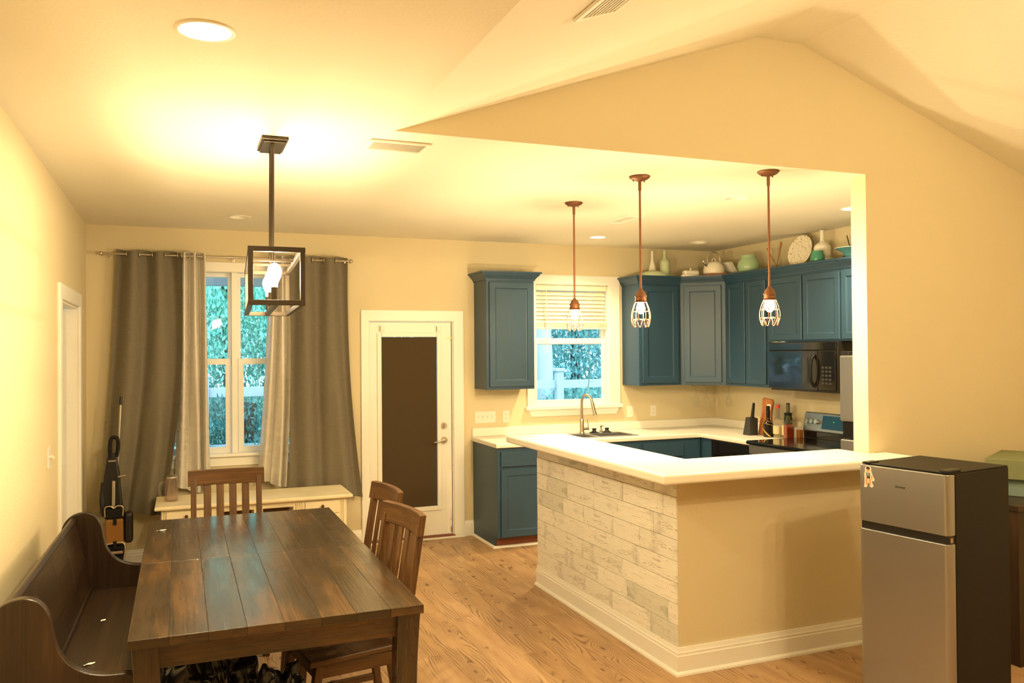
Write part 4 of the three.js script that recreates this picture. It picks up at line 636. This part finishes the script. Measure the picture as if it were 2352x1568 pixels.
// bags under the table
function crumple(cx, cy, cd, sx, sy, sd, s, amp) {
  const g = mergeVertices(new THREE.IcosahedronGeometry(1, 24).deleteAttribute('uv').deleteAttribute('normal')), p = g.attributes.position;
  for (let i = 0; i < p.count; i++) { const x = p.getX(i), y = p.getY(i), z = p.getZ(i); const n = (f, q) => { const a = vn((x + 3) * f, (y + 3) * f, 999, 999, s + q), b = vn((y + 5) * f, (z + 5) * f, 999, 999, s + q + 1), c = vn((z + 7) * f, (x + 7) * f, 999, 999, s + q + 2); return 1 - Math.abs((a + b + c) / 1.5 - 1) * 2.4; }; const r = 1 + amp * (n(1.7, 0) - 0.4) + amp * 0.6 * (n(3.6, 5) - 0.4) + amp * 0.3 * (n(8, 9) - 0.4); p.setXYZ(i, x * r * sx, Math.max(y * r, -0.86) * sy, z * r * sd); }
  g.computeVertexNormals(); return setUv(g.translate(cx, cy, -cd), (x, y, z) => [x, y]);
}
single('trash_bag', crumple(0.12, 0.26, 3.76, 0.165, 0.29, 0.19, 51, 0.3), M.blackBag, 'crumpled shiny black plastic bag under the table', 'bag');
single('trash_bag', crumple(0.36, 0.235, 3.32, 0.125, 0.25, 0.12, 77, 0.3), M.blackBag, 'smaller crumpled black plastic bag beside a chair leg under the table', 'bag');
for (const [x, y, d, w, a, l] of [[-0.09, 0.7605, 4.88, 0.05, 0.3, 'scrap of white paper on the table corner by the pew'], [-0.33, 0.4805, 4.3, 0.03, 1, 'crumb of white paper in the middle of the pew seat'], [-0.335, 0.4805, 3.72, 0.045, 0.5, 'scrap of white paper on the pew seat by the near arm']]) single('paper_scrap', sheet((s, t) => [x + (s - 0.5) * w * Math.cos(a) - (t - 0.5) * 0.012 * Math.sin(a), y + 0.003 + 0.002 * Math.sin(s * 7 + t * 4), d + (s - 0.5) * w * Math.sin(a) + (t - 0.5) * 0.012 * Math.cos(a)], 8, 3, [0.05, 0.02]), std([0.85, 0.82, 0.75], 0.8, { side: THREE.DoubleSide }), l, 'paper');

// ---------------------------------------------------------------- things on top of the wall cabinets
const CT = UT + 0.0005;
const bottleProf = (r, h, nr, sh, nk) => [[0, 0], [r * 0.92, 0], [r, 0.006], [r, sh], [r * 0.86, sh + (h - sh) * 0.16], [nr * 1.25, sh + (h - sh) * 0.34], [nr, sh + (h - sh) * nk], [nr, h - 0.008], [nr * 1.2, h - 0.007], [nr * 1.2, h], [0, h]];
{
  const g = new THREE.SphereGeometry(1, 28, 12, 0, 2 * Math.PI, 0, Math.PI / 2).scale(0.135, 0.045, 0.08).translate(4.335, CT + 0.012, -7.08);
  single('serving_dish', [g, slab(Array.from({ length: 32 }, (_, i) => [4.335 + 0.15 * Math.cos(i * Math.PI / 16), 7.08 + 0.095 * Math.sin(i * Math.PI / 16)]), CT, CT + 0.014, 0.004, 2)], M.paleGreen, 'low pale green covered dish on the cabinet by the sink window', 'dish');
}
single('bottle', lathe(4.415, CT, 7.235, [[0, 0], [0.04, 0], [0.043, 0.008], [0.041, 0.06], [0.028, 0.13], [0.015, 0.17], [0.012, 0.26], [0.015, 0.262], [0.015, 0.272], [0, 0.272]]), M.white, 'slim white ceramic bottle on the cabinet by the sink window', 'bottle');
single('bottle', lathe(4.525, CT, 7.18, bottleProf(0.048, 0.275, 0.014, 0.15, 0.5)), M.paleGreen, 'pale green ceramic bottle beside the slim white bottle', 'bottle');
single('saucer', lathe(4.50, CT, 7.06, [[0, 0], [0.035, 0], [0.06, 0.014], [0.058, 0.017], [0.035, 0.005], [0, 0.005]]), M.paleGreen, 'small pale green saucer in front of the green bottle', 'saucer');
{
  const o = thing('butter_dish', 'white covered butter dish at the corner cabinet edge', 'butter dish', [4.70, CT, 6.985]);
  part(o, 'plate', slab(Array.from({ length: 32 }, (_, i) => [4.70 + 0.108 * Math.cos(i * Math.PI / 16), 6.985 + 0.06 * Math.sin(i * Math.PI / 16)]), CT, CT + 0.014, 0.004, 2), M.white); part(o, 'cover', bx(4.615, 4.785, CT + 0.014, CT + 0.06, 6.95, 7.02, 0.02, 4), M.white); part(o, 'knob', lathe(4.70, CT + 0.059, 6.985, [[0, 0], [0.006, 0], [0.006, 0.008], [0.012, 0.014], [0.01, 0.022], [0, 0.024]]), M.white);
}
{
  single('cutting_board', slab([[4.765, 6.805], [4.95, 6.725], [5.065, 6.945], [4.855, 7.025]], CT, CT + 0.017, 0.005, 2), M.oak, 'orange wooden board under the kettle', 'board');
  const x = 4.895, d = 6.875, y = CT + 0.018, o = thing('kettle', 'cream enamel kettle with arched handle on the corner cabinet', 'kettle', [x, y, d]);
  part(o, 'body', lathe(x, y, d, [[0, 0], [0.092, 0], [0.102, 0.012], [0.104, 0.04], [0.094, 0.08], [0.07, 0.11], [0.045, 0.122], [0, 0.124]]), M.white); part(o, 'lid_knob', torus(x, y + 0.135, d, 0.02, 0.005, 'z', 16), M.white);
  part(o, 'handle', tube([[x - 0.075, y + 0.105, d], [x - 0.07, y + 0.165, d], [x - 0.03, y + 0.215, d], [x + 0.03, y + 0.215, d], [x + 0.07, y + 0.165, d], [x + 0.075, y + 0.105, d]], 0.007, 36), M.chrome, 'chrome arched handle');
  part(o, 'spout', [rod([x - 0.075, y + 0.075, d - 0.01], [x - 0.125, y + 0.12, d - 0.015], 0.016, 14), sph(x - 0.128, y + 0.122, d - 0.015, 0.019, 1, 14)], M.chrome, 'chrome whistle spout');
}
{
  const o = thing('gravy_boat', 'white angular serving scoop between the kettle and the green jar', 'scoop', [5.10, CT, 6.78]);
  part(o, 'pan', [upright([[5.0, CT + 0.135], [5.06, CT + 0.14], [5.14, CT + 0.02], [5.09, CT]], 6.80, 6.90, [], 0.004)], M.white); part(o, 'handle', tube([[5.12, CT + 0.015, 6.80], [5.13, CT + 0.05, 6.72], [5.13, CT + 0.075, 6.66]], 0.01, 16), M.white);
}
single('ginger_jar', lathe(5.02, CT, 6.50, [[0, 0], [0.075, 0], [0.095, 0.02], [0.103, 0.06], [0.096, 0.105], [0.075, 0.135], [0.07, 0.15], [0.074, 0.166], [0.068, 0.166], [0.064, 0.14], [0, 0.13]]), M.cerGreen, 'glossy round mint green jar on the right-hand cabinets', 'jar');
{
  const o = thing('utensil_vase', 'clear glass vase holding two spatulas on the right-hand cabinets', 'vase', [5.08, CT, 6.17]);
  part(o, 'vase', lathe(5.08, CT, 6.17, [[0, 0], [0.05, 0], [0.052, 0.06], [0.042, 0.12], [0.036, 0.17], [0.05, 0.2], [0.047, 0.2], [0.033, 0.17], [0.039, 0.12], [0.048, 0.06], [0.046, 0.006], [0, 0.005]]), M.clear);
  part(o, 'spatula', [rod([5.08, CT + 0.02, 6.18], [5.06, CT + 0.2, 6.09], 0.005), rod([5.06, CT + 0.2, 6.09], [5.05, CT + 0.24, 6.07], 0.009)], M.oak); part(o, 'spatula', [rod([5.08, CT + 0.02, 6.16], [5.06, CT + 0.17, 6.25], 0.005), rod([5.06, CT + 0.17, 6.25], [5.055, CT + 0.21, 6.27], 0.009)], M.oak);
}
{
  // oval speckled platter leaning on the wall
  const spk = tex(256, 256, (u, v) => { const n = fbm(u, v, 48, 48, 1, 900); return n > 0.83 ? [150, 128, 92] : [232, 224, 204]; });
  const g = lathe(0, 0, 0, [[0, 0], [0.09, 0], [0.12, 0.012], [0.145, 0.018], [0.142, 0.023], [0.115, 0.016], [0.09, 0.006], [0, 0.005]], 40); setUv(g, (x, y, z) => [x * 3 + 0.5, z * 3 + 0.5]);
  g.scale(1, 1, 1.05).rotateZ(Math.PI / 2 - 0.22).translate(5.13, CT + 0.143, -5.90); single('platter', g, phys('#ffffff', 0.25, { map: spk }), 'white speckled oval platter leaning against the wall', 'platter');
}
single('bottle', lathe(5.10, CT, 5.61, bottleProf(0.07, 0.29, 0.017, 0.14, 0.45)), M.white, 'large cream bottle behind the small green jar', 'bottle');
single('ginger_jar', lathe(4.975, CT, 5.53, [[0, 0], [0.052, 0], [0.06, 0.02], [0.058, 0.06], [0.046, 0.08], [0.05, 0.098], [0.046, 0.098], [0.04, 0.08], [0, 0.075]]), M.deepGreen, 'small dark green jar in front of the large cream bottle', 'jar');
single('bowl', lathe(5.05, CT, 5.47, [[0, 0], [0.02, 0], [0.05, 0.03], [0.047, 0.032], [0.02, 0.006], [0, 0.006]]), M.white, 'tiny white bowl beside the small dark green jar', 'bowl');
{
  const o = thing('pedestal_bowl', 'teal pedestal bowl at the far right of the cabinet tops', 'bowl', [5.02, CT, 5.19]);
  part(o, 'bowl', lathe(5.02, CT, 5.19, [[0, 0], [0.06, 0], [0.055, 0.02], [0.07, 0.05], [0.11, 0.075], [0.13, 0.082], [0.128, 0.088], [0.1, 0.08], [0, 0.05]]), M.tealCer); part(o, 'rim', torus(5.02, CT + 0.086, 5.19, 0.129, 0.003, 'y', 40), M.white);
  const w = thing('wire_star', 'thin metal wire star ornament behind the teal bowl', 'ornament', [5.17, CT, 5.37]);
  for (const [a, b] of [[[5.16, CT, 5.50], [5.2, CT + 0.2, 5.24]], [[5.17, CT + 0.22, 5.40], [5.17, CT, 5.33]], [[5.15, CT + 0.18, 5.32], [5.2, CT, 5.42]]]) part(w, 'wire', rod(a, b, 0.004), M.bronze);
  single('ceramic_tree', lathe(5.04, CT + 0.088, 5.15, [[0, 0], [0.05, 0], [0.035, 0.06], [0.015, 0.13], [0, 0.17]]), M.deepGreen, 'dark green cone standing in the teal bowl', 'ornament');
}
// ---------------------------------------------------------------- worktop things
{
  const Y = 0.9145, o = thing('knife_block', 'slanted black knife block against the wall', 'knife block', [4.93, Y, 6.37]);
  part(o, 'block', sideways([[6.43, Y], [6.33, Y], [6.33, Y + 0.155], [6.385, Y + 0.165]], 4.88, 4.98, [], 0.004), M.slate); part(o, 'knife_handle', sideways([[6.372, Y + 0.155], [6.342, Y + 0.15], [6.325, Y + 0.29], [6.335, Y + 0.3]], 4.92, 4.945, [], 0.003), M.black);
  const c = thing('cutting_board', 'tall orange wooden cutting board leaning behind the bottles', 'board', [5.03, Y, 6.24]);
  const gB = sideways([[6.33, Y], [6.155, Y], [6.16, Y + 0.12], [6.175, Y + 0.2], [6.165, Y + 0.31], [6.18, Y + 0.335], [6.30, Y + 0.345], [6.315, Y + 0.33], [6.31, Y + 0.2], [6.325, Y + 0.12]], 5.0, 5.02, [], 0.004, 2).translate(-5.0, -Y, -0.03).rotateZ(-0.12).translate(5.0, Y + 0.0025, 0); part(c, 'board', gB, M.oak);
  part(c, 'sticker', sideways(rect(6.185, 6.235, Y + 0.235, Y + 0.29), 4.999, 5.0).translate(-5.0, -Y, -0.03).rotateZ(-0.12).translate(4.9975, Y, 0), canvasMat(64, 72, (g, w, h) => { g.fillStyle = '#efe8cf'; g.fillRect(0, 0, w, h); g.strokeStyle = '#3a86a8'; g.lineWidth = 6; g.beginPath(); g.arc(w * 0.55, h * 0.4, 12, 0, 7); g.stroke(); g.fillStyle = '#3a86a8'; g.fillRect(10, h * 0.72, 40, 7); }), 'pale sticker with a blue ring');
  const b1 = thing('wine_bottle', 'dark sparkling wine bottle with gold diagonal stripes', 'bottle', [4.945, Y, 6.17]); 
  const stripe = tex(128, 256, (u, v) => v < 0.5 && Math.abs(mod(u * 2 + v * 8, 1) - 0.5) < 0.07 ? [205, 165, 80] : [22, 20, 16]); part(b1, 'glass_body', lathe(4.96, Y, 6.165, bottleProf(0.044, 0.23, 0.015, 0.11, 0.6)), phys('#ffffff', 0.15, { map: stripe })); part(b1, 'foil', lathe(4.96, Y + 0.2, 6.165, [[0.016, -0.03], [0.0175, 0], [0.0175, 0.075], [0.014, 0.08], [0, 0.08]]), M.blackSatin);
  const b2 = thing('liquor_bottle', 'clear liquor bottle with red cap and pale label', 'bottle', [5.01, Y, 6.09]); part(b2, 'glass_body', lathe(5.01, Y, 6.09, bottleProf(0.045, 0.265, 0.013, 0.145, 0.42)), M.clear); part(b2, 'liquid', lathe(5.01, Y + 0.006, 6.09, [[0, 0], [0.041, 0], [0.041, 0.09], [0, 0.09]]), phys([0.92, 0.84, 0.55], 0.05, { transmission: 0.9, thickness: 0 })); part(b2, 'label', new THREE.CylinderGeometry(0.0458, 0.0458, 0.07, 24, 1, true, -2.4, 1.9).translate(5.01, Y + 0.07, -6.09), std([0.66, 0.55, 0.32], 0.7, { side: THREE.DoubleSide })); part(b2, 'cap', cyl(5.01, Y + 0.262, 6.09, 0.017, 0.017, 0.03, 18), std([0.6, 0.05, 0.03], 0.4), 'red cap');
  const b3 = thing('wine_bottle', 'wine bottle with dark green neck behind the whiskey bottle', 'bottle', [5.13, Y, 6.10]); part(b3, 'glass_body', lathe(5.13, Y, 6.10, bottleProf(0.038, 0.3, 0.014, 0.17, 0.5)), phys([0.03, 0.04, 0.012], 0.08)); part(b3, 'foil', lathe(5.13, Y + 0.22, 6.10, [[0.0155, 0], [0.0165, 0.02], [0.0165, 0.085], [0, 0.087]]), phys([0.10, 0.09, 0.05], 0.4));
  const b4 = thing('liquor_bottle', 'square whiskey bottle with black stopper and amber liquor', 'bottle', [5.03, Y, 5.98]); part(b4, 'glass_body', [bx(4.985, 5.075, Y, Y + 0.155, 5.948, 6.012, 0.014, 3), lathe(5.03, Y + 0.15, 5.98, [[0.03, 0], [0.016, 0.018], [0.014, 0.05], [0.015, 0.055]])], M.clear); part(b4, 'liquor', bx(4.989, 5.071, Y + 0.004, Y + 0.125, 5.952, 6.008, 0.01, 2), phys([0.30, 0.045, 0.012], 0.06), 'amber red liquor'); part(b4, 'label', bx(4.9838, 4.985, Y + 0.03, Y + 0.12, 5.985, 6.01, 0), std([0.6, 0.46, 0.26], 0.7)); part(b4, 'stopper', [cyl(5.03, Y + 0.205, 5.98, 0.034, 0.034, 0.022, 22)], M.blackSatin, 'wide black stopper');
  single('spice_box', bx(5.12, 5.17, Y, Y + 0.075, 5.945, 5.985, 0.006, 2), M.oak, 'small orange wooden box next to the range', 'box');
}
function canvasMat(w, h, draw, rough = 0.6) { const t = canvasTex(w, h, draw); return std('#ffffff', rough, { map: t }); }
// wine glasses hanging under the corner cabinet
{
  const o = thing('glass_rack', 'thin metal stemware rack beneath the corner cabinet', 'rack', [4.96, UB - 0.03, 7.0]); for (const [x, d] of [[4.79, 7.10], [4.86, 7.05], [4.96, 7.02], [5.06, 6.98], [5.12, 6.92]]) part(o, 'rail', [rod([x - 0.03, UB - 0.012, d - 0.1], [x + 0.03, UB - 0.012, d + 0.1], 0.003), rod([x, UB, d], [x, UB - 0.012, d], 0.003)], M.nickel);
  [[4.80, 7.06, 'beside the sink-side wall cabinet'], [4.885, 7.0, 'second from the sink-side wall cabinet'], [4.985, 6.97, 'second from the microwave-side cabinet'], [5.08, 6.90, 'beside the microwave-side cabinet']].forEach(([x, d, l]) => single('wine_glass', lathe(x, UB - 0.225, d, [[0.026, 0], [0.036, 0.035], [0.037, 0.06], [0.027, 0.095], [0.006, 0.112], [0.0035, 0.125], [0.0035, 0.195], [0.02, 0.208], [0.034, 0.2105], [0.034, 0.2125], [0, 0.213]], 24), M.clear, `upside-down clear wine glass under the corner cabinet, ${l}`, 'glass', 'hanging wine glasses'));
}
// ---------------------------------------------------------------- the small refrigerator and the corner behind it
{
  const w = 0.46, dp = 0.49, h = 1.15, o = thing('refrigerator', 'silver two-door refrigerator with black sides in front of the bar', 'refrigerator', [0, 0, 0]);
  // local frame: front faces -x, width along depth (0 = far corner), x from 0 (door face) to dp
  part(o, 'cabinet', bx(0.055, dp, 0.02, h - 0.006, -w, 0, 0.006, 2), M.blackSatin, 'black cabinet'); part(o, 'top_panel', bx(0.02, dp, h - 0.006, h, -w + 0.003, -0.003, 0.003), M.blackSatin);
  const doorShape = (y0, y1) => { const s = new THREE.Shape(), r = 0.022; s.moveTo(0.05, 0); s.lineTo(0.02, 0); s.quadraticCurveTo(0, 0, 0, -r); s.lineTo(0, -w + r); s.quadraticCurveTo(0, -w, 0.03, -w); s.lineTo(0.05, -w); return uvm(ext(s, y1 - y0, 0.003, 2, 10).rotateX(-Math.PI / 2).translate(0, y0, 0)); };
  const fd = part(o, 'freezer_door', doorShape(0.868, h - 0.008), M.steel, 'silver freezer door'), ld = part(o, 'door', doorShape(0.05, 0.83), M.steel, 'silver lower door');
  part(o, 'handle_groove', [bx(0.012, 0.055, 0.826, 0.872, -w + 0.004, -0.004, 0.004)], M.black, 'black handle groove'); part(o, 'hinge', bx(0.015, 0.12, h, h + 0.012, -w + 0.01, -w + 0.05, 0.003), M.black); part(o, 'hinge', bx(0.015, 0.09, h, h + 0.006, -0.05, -0.012, 0.002), M.black); part(o, 'hinge_pin', cyl(0.03, 0.838, -w + 0.006, 0.008, 0.008, 0.02, 12), M.nickel); part(o, 'plinth', bx(0.05, dp - 0.02, 0, 0.05, -w + 0.01, -0.01, 0.002), M.black);
  // print: maker's name and a little figure sticker
  const name = new THREE.PlaneGeometry(0.062, 0.0155).rotateY(-Math.PI / 2).translate(-0.0006, 1.058, 0.225), tn = canvasTex(256, 64, (g) => { g.fillStyle = '#8c8880'; g.fillRect(0, 0, 256, 64); g.fillStyle = '#26221c'; g.font = 'bold 58px sans-serif'; g.textAlign = 'center'; g.textBaseline = 'middle'; g.fillText('Hisense', 128, 33, 246); });
  const nm = canvasTex(256, 64, (g) => { g.fillStyle = '#000'; g.fillRect(0, 0, 256, 64); g.fillStyle = '#fff'; g.font = 'bold 58px sans-serif'; g.textAlign = 'center'; g.textBaseline = 'middle'; g.fillText('Hisense', 128, 33, 246); }); nm.colorSpace = THREE.NoColorSpace;
  part(fd, 'name_print', name, new THREE.MeshStandardMaterial({ color: 0x1c1814, roughness: 0.5, alphaMap: nm, transparent: true, polygonOffset: true }), 'dark lettering');
  const out = [[0.0, 0.5], [0.10, 0.49], [0.16, 0.42], [0.15, 0.28], [0.19, 0.2], [0.25, 0.06], [0.33, -0.08], [0.30, -0.16], [0.2, -0.16], [0.19, -0.25], [0.27, -0.38], [0.2, -0.47], [0.08, -0.44], [0.04, -0.28], [-0.02, -0.28], [-0.05, -0.42], [-0.12, -0.5], [-0.24, -0.48], [-0.2, -0.3], [-0.2, -0.05], [-0.22, 0.12], [-0.17, 0.24], [-0.18, 0.4], [-0.1, 0.49]];
  const sg = new THREE.ExtrudeGeometry(new THREE.Shape(out.map(([a, b]) => new THREE.Vector2(a, b))), { depth: 0.01, bevelEnabled: false }).scale(0.105, 0.105, 0.08); setUv(sg, (x, y) => [x / 0.105 + 0.5, y / 0.105 + 0.5]); sg.rotateY(-Math.PI / 2).translate(-0.0001, 1.085, 0.055);
  const st = canvasTex(128, 128, (g) => { g.fillStyle = '#f2ead6'; g.fillRect(0, 0, 128, 128); const el = (c, x, y, a, b) => { g.fillStyle = c; g.beginPath(); g.ellipse(x, y, a, b, 0, 0, 7); g.fill(); }; el('#2c1e22', 62, 12, 12, 9); el('#e0a46c', 63, 24, 11, 10); g.fillStyle = '#2c1e22'; g.fillRect(52, 12, 24, 6); g.fillStyle = '#8fa0a8'; g.fillRect(48, 38, 30, 24); el('#2a2c36', 66, 48, 9, 9); el('#c8ccc4', 65, 47, 6, 6); g.fillStyle = '#33252c'; g.fillRect(54, 60, 22, 12); g.fillStyle = '#dda878'; g.fillRect(46, 72, 14, 40); g.fillRect(68, 72, 14, 40); g.fillRect(84, 52, 8, 24); });
  part(fd, 'sticker', sg, std('#ffffff', 0.5, { map: st }), 'small cut-out sticker of a standing figure');
  o.position.set(3.12, 0, -3.20); o.rotation.y = 0.155;
}
{
  const o = thing('side_table', 'dark table in the corner behind the silver two-door refrigerator', 'table', [4.75, 0, 3.45]);
  part(o, 'top', slab(rect(4.16, 5.33, 3.14, 3.76), 0.83, 0.865, 0.004), M.pew); for (const [x, d] of [[4.2, 3.18], [5.29, 3.18], [4.2, 3.72], [5.29, 3.72]]) part(o, 'leg', bx(x - 0.03, x + 0.03, 0, 0.83, d - 0.03, d + 0.03, 0.003), M.pew); part(o, 'shelf', slab(rect(4.18, 5.31, 3.16, 3.74), 0.30, 0.325, 0.003), M.pew);
  const gr = canvasMat(256, 128, (g, w, h) => { g.fillStyle = '#737852'; g.fillRect(0, 0, w, h); g.strokeStyle = 'rgba(70,84,40,0.6)'; g.lineWidth = 2; for (let y = 14; y < h; y += 16) { g.beginPath(); g.moveTo(0, y); g.lineTo(w, y + 3); g.stroke(); } }, 0.7);
  single('storage_box', [bx(4.37, 4.87, 0.9635, 1.075, 3.22, 3.60, 0.004)], gr, 'flat olive green box on top of the corner table stack', 'box').rotation.y = 0.5; 
  single('storage_box', bx(4.40, 4.88, 0.8655, 0.962, 3.23, 3.60, 0.004), std([0.16, 0.22, 0.19], 0.7), 'dull teal box directly on the corner table', 'box').rotation.y = 0.45;
  const c = thing('drawer_chest', 'small brown drawer box on the shelf of the corner table', 'chest', [4.7, 0.325, 3.46]); part(c, 'body', bx(4.26, 5.1, 0.3255, 0.80, 3.24, 3.7, 0.004), M.niche); for (const y of [0.35, 0.505, 0.66]) { const dr = part(c, 'drawer', bx(4.28, 5.08, y, y + 0.135, 3.228, 3.245, 0.003), std([0.19, 0.10, 0.045], 0.5)); part(dr, 'knob', [sph(4.40, y + 0.07, 3.215, 0.013, 1, 12), sph(4.9, y + 0.07, 3.215, 0.013, 1, 12)], M.nickel); }
  const p = thing('frying_pan', 'round black pan hanging at the corner table front', 'pan', [4.33, 0.5, 3.19]); part(p, 'pan', lathe(0, 0, 0, [[0, 0], [0.09, 0], [0.105, 0.035], [0.102, 0.035], [0.088, 0.004], [0, 0.004]]).rotateX(Math.PI / 2).translate(4.47, 0.56, -3.12), M.black); part(p, 'handle', rod([4.44, 0.65, 3.11], [4.41, 0.82, 3.11], 0.011), M.black); part(p, 'hook', tube([[4.41, 0.815, 3.11], [4.41, 0.85, 3.115], [4.41, 0.87, 3.13], [4.41, 0.869, 3.15]], 0.003, 12, 6), M.nickel);
}

// ---------------------------------------------------------------- outside the windows
structure('ground', bx(-14, 24, -0.35, -0.25, DB + 0.13, 40, 0), std([0.10, 0.16, 0.07], 0.95), 'grass outside');
{
  const r = structure('porch_roof', [bx(-3, 8, 2.62, 2.72, DB + 0.13, 9.1, 0)], std([0.5, 0.55, 0.6], 0.8), 'porch roof outside the back wall');
  part(r, 'fascia_beam', bx(-3, 8, 2.40, 2.62, 8.95, 9.1, 0), std([0.42, 0.46, 0.5], 0.8));
  single('porch_post', bx(5.02, 5.14, -0.25, 2.40, 8.95, 9.07, 0.005), std([0.62, 0.66, 0.68], 0.7), 'pale porch post outside the sink window', 'post');
  const f = thing('yard_fence', 'weathered pale rail fence outside both windows', 'fence', [3, -0.25, 11]), fm = std([0.50, 0.53, 0.55], 0.85);
  for (let x = -4.55; x < 12; x += 2.42) { const p = part(f, 'post', bx(x - 0.055, x + 0.055, -0.25, 1.40, 10.95, 11.05, 0.006), fm); part(p, 'post_cap', bx(x - 0.075, x + 0.075, 1.40, 1.45, 10.93, 11.07, 0.015), fm); }
  for (const y of [1.16, 0.45]) part(f, 'rail', bx(-4.6, 12, y, y + 0.12, 10.985, 11.015, 0.004), fm);
}
const leaf = (() => { const g = new THREE.BufferGeometry(); g.setAttribute('position', new THREE.Float32BufferAttribute([0, 0, 0, 0.3, 0.45, 0.06, 0, 0.55, -0.05, 0, 0, 0, 0, 0.55, -0.05, -0.3, 0.45, 0.06, 0.3, 0.45, 0.06, 0, 1.5, 0.08, 0, 0.55, -0.05, -0.3, 0.45, 0.06, 0, 0.55, -0.05, 0, 1.5, 0.08], 3)); g.computeVertexNormals(); return g; })();
function tree(label, x, d, h, crown, rx, ry, n, tint, size, pale = false) {
  const o = thing('tree', label, 'tree', [x, -0.25, d], 'trees beyond the fence');
  part(o, 'trunk', tube([[x, -0.25, d], [x + 0.05, h * 0.3, d], [x - 0.04, h * 0.6, d], [x, h * 0.85, d]], pale ? 0.16 : 0.1, 16, 8), pale ? std([0.5, 0.52, 0.5], 0.9) : std([0.10, 0.09, 0.07], 0.9));
  const m = new THREE.InstancedMesh(leaf, new THREE.MeshPhysicalMaterial({ color: lin(1, 1, 1), roughness: 0.8, transmission: 0.35, thickness: 0, side: THREE.DoubleSide }), n), q = new THREE.Object3D(), c = new THREE.Color();
  for (let i = 0; i < n; i++) {
    const cl = Math.floor(rnd() * 26), ca = hash(cl, n, 1) * 6.283, cz = hash(cl, n, 2) * 2 - 1, cr = Math.cbrt(hash(cl, n, 3)) * 0.8, s = Math.sqrt(1 - cz * cz), a = rnd() * 6.283, e = rnd() * 2 - 1, r = Math.cbrt(rnd()) * 0.42, t = Math.sqrt(1 - e * e);
    q.position.set((cr * s * Math.cos(ca) + r * t * Math.cos(a)) * rx, crown + (cr * cz + r * e) * ry + 0.25, (cr * s * Math.sin(ca) + r * t * Math.sin(a)) * rx); q.rotation.set(rr(-2.2, 0.6), rr(0, 6.28), rr(-0.8, 0.8)); q.scale.setScalar(size * rr(0.6, 1.3)); q.updateMatrix(); m.setMatrixAt(i, q.matrix);
    const k = rr(0.75, 1.15); m.setColorAt(i, c.setRGB(tint[0] * k * 1.8, tint[1] * k * 1.65, tint[2] * k * 2.2));
  }
  m.name = 'foliage'; m.userData.kind = 'stuff'; m.castShadow = m.receiveShadow = true; o.add(m);
}
tree('bright broad-leaved tree outside the curtained window', 0.65, 12.9, 4.5, 2.7, 1.7, 1.5, 21600, [0.20, 0.46, 0.28], 0.055); tree('dark shrub low behind the fence at the curtained window', 0.9, 12.0, 1.2, 0.6, 1.6, 0.9, 12000, [0.07, 0.20, 0.13], 0.055);
tree('tall leafy tree left of the curtained window view', -1.9, 14, 5.5, 2.6, 2.2, 2.4, 21600, [0.15, 0.38, 0.23], 0.072); tree('tall leafy tree between the two window views', 3.0, 14.8, 5.5, 2.4, 2.4, 2.6, 21600, [0.14, 0.36, 0.22], 0.072);
tree('dense leafy tree behind the broad-leaved tree', 0.9, 16.5, 6, 2.4, 2.8, 3.0, 21600, [0.13, 0.34, 0.22], 0.088); tree('leafy tree with a pale trunk outside the sink window', 5.55, 12.6, 5, 3.3, 1.5, 1.0, 9600, [0.20, 0.42, 0.28], 0.061, true);
tree('hazy green tree filling the sink window view', 7.3, 15.0, 5.5, 2.2, 2.6, 2.5, 26000, [0.16, 0.34, 0.24], 0.072); tree('low shrub behind the fence at the sink window', 7.0, 13, 1.2, 0.4, 1.9, 1.0, 12000, [0.14, 0.30, 0.19], 0.061);
tree('tree at the far side of the yard beyond the sink window', 10.2, 16, 6, 2.4, 2.8, 2.7, 21600, [0.15, 0.33, 0.22], 0.083); tree('far tree behind the hazy green tree', 7.0, 19, 7, 3, 3.4, 3.6, 21600, [0.14, 0.32, 0.23], 0.110);
{
  const o = thing('hanging_vine', 'pale trailing vine hanging outside the sink window', 'plant', [4.55, 0.9, 8.9]); part(o, 'stem', tube([[4.50, 2.40, 8.9], [4.53, 1.9, 8.88], [4.55, 1.5, 8.9], [4.53, 1.15, 8.9]], 0.006, 24, 5), std([0.3, 0.36, 0.3], 0.9));
  const vm = std([0.5, 0.68, 0.55], 0.7, { side: THREE.DoubleSide }); for (let i = 0; i < 26; i++) { const y = 1.2 + 0.045 * i, g = leaf.clone().scale(0.055, 0.055, 0.055).rotateX(rr(-2.6, -1.2)).rotateY(rr(0, 6.28)).translate(4.53 + rr(-0.05, 0.05), y, -8.9 + rr(-0.03, 0.03)); part(o, i ? `leaf_${String(i).padStart(3, '0')}` : 'leaf', setUv(g, (x, yy) => [x, yy]), vm); }
}
renderer.render(scene, camera);
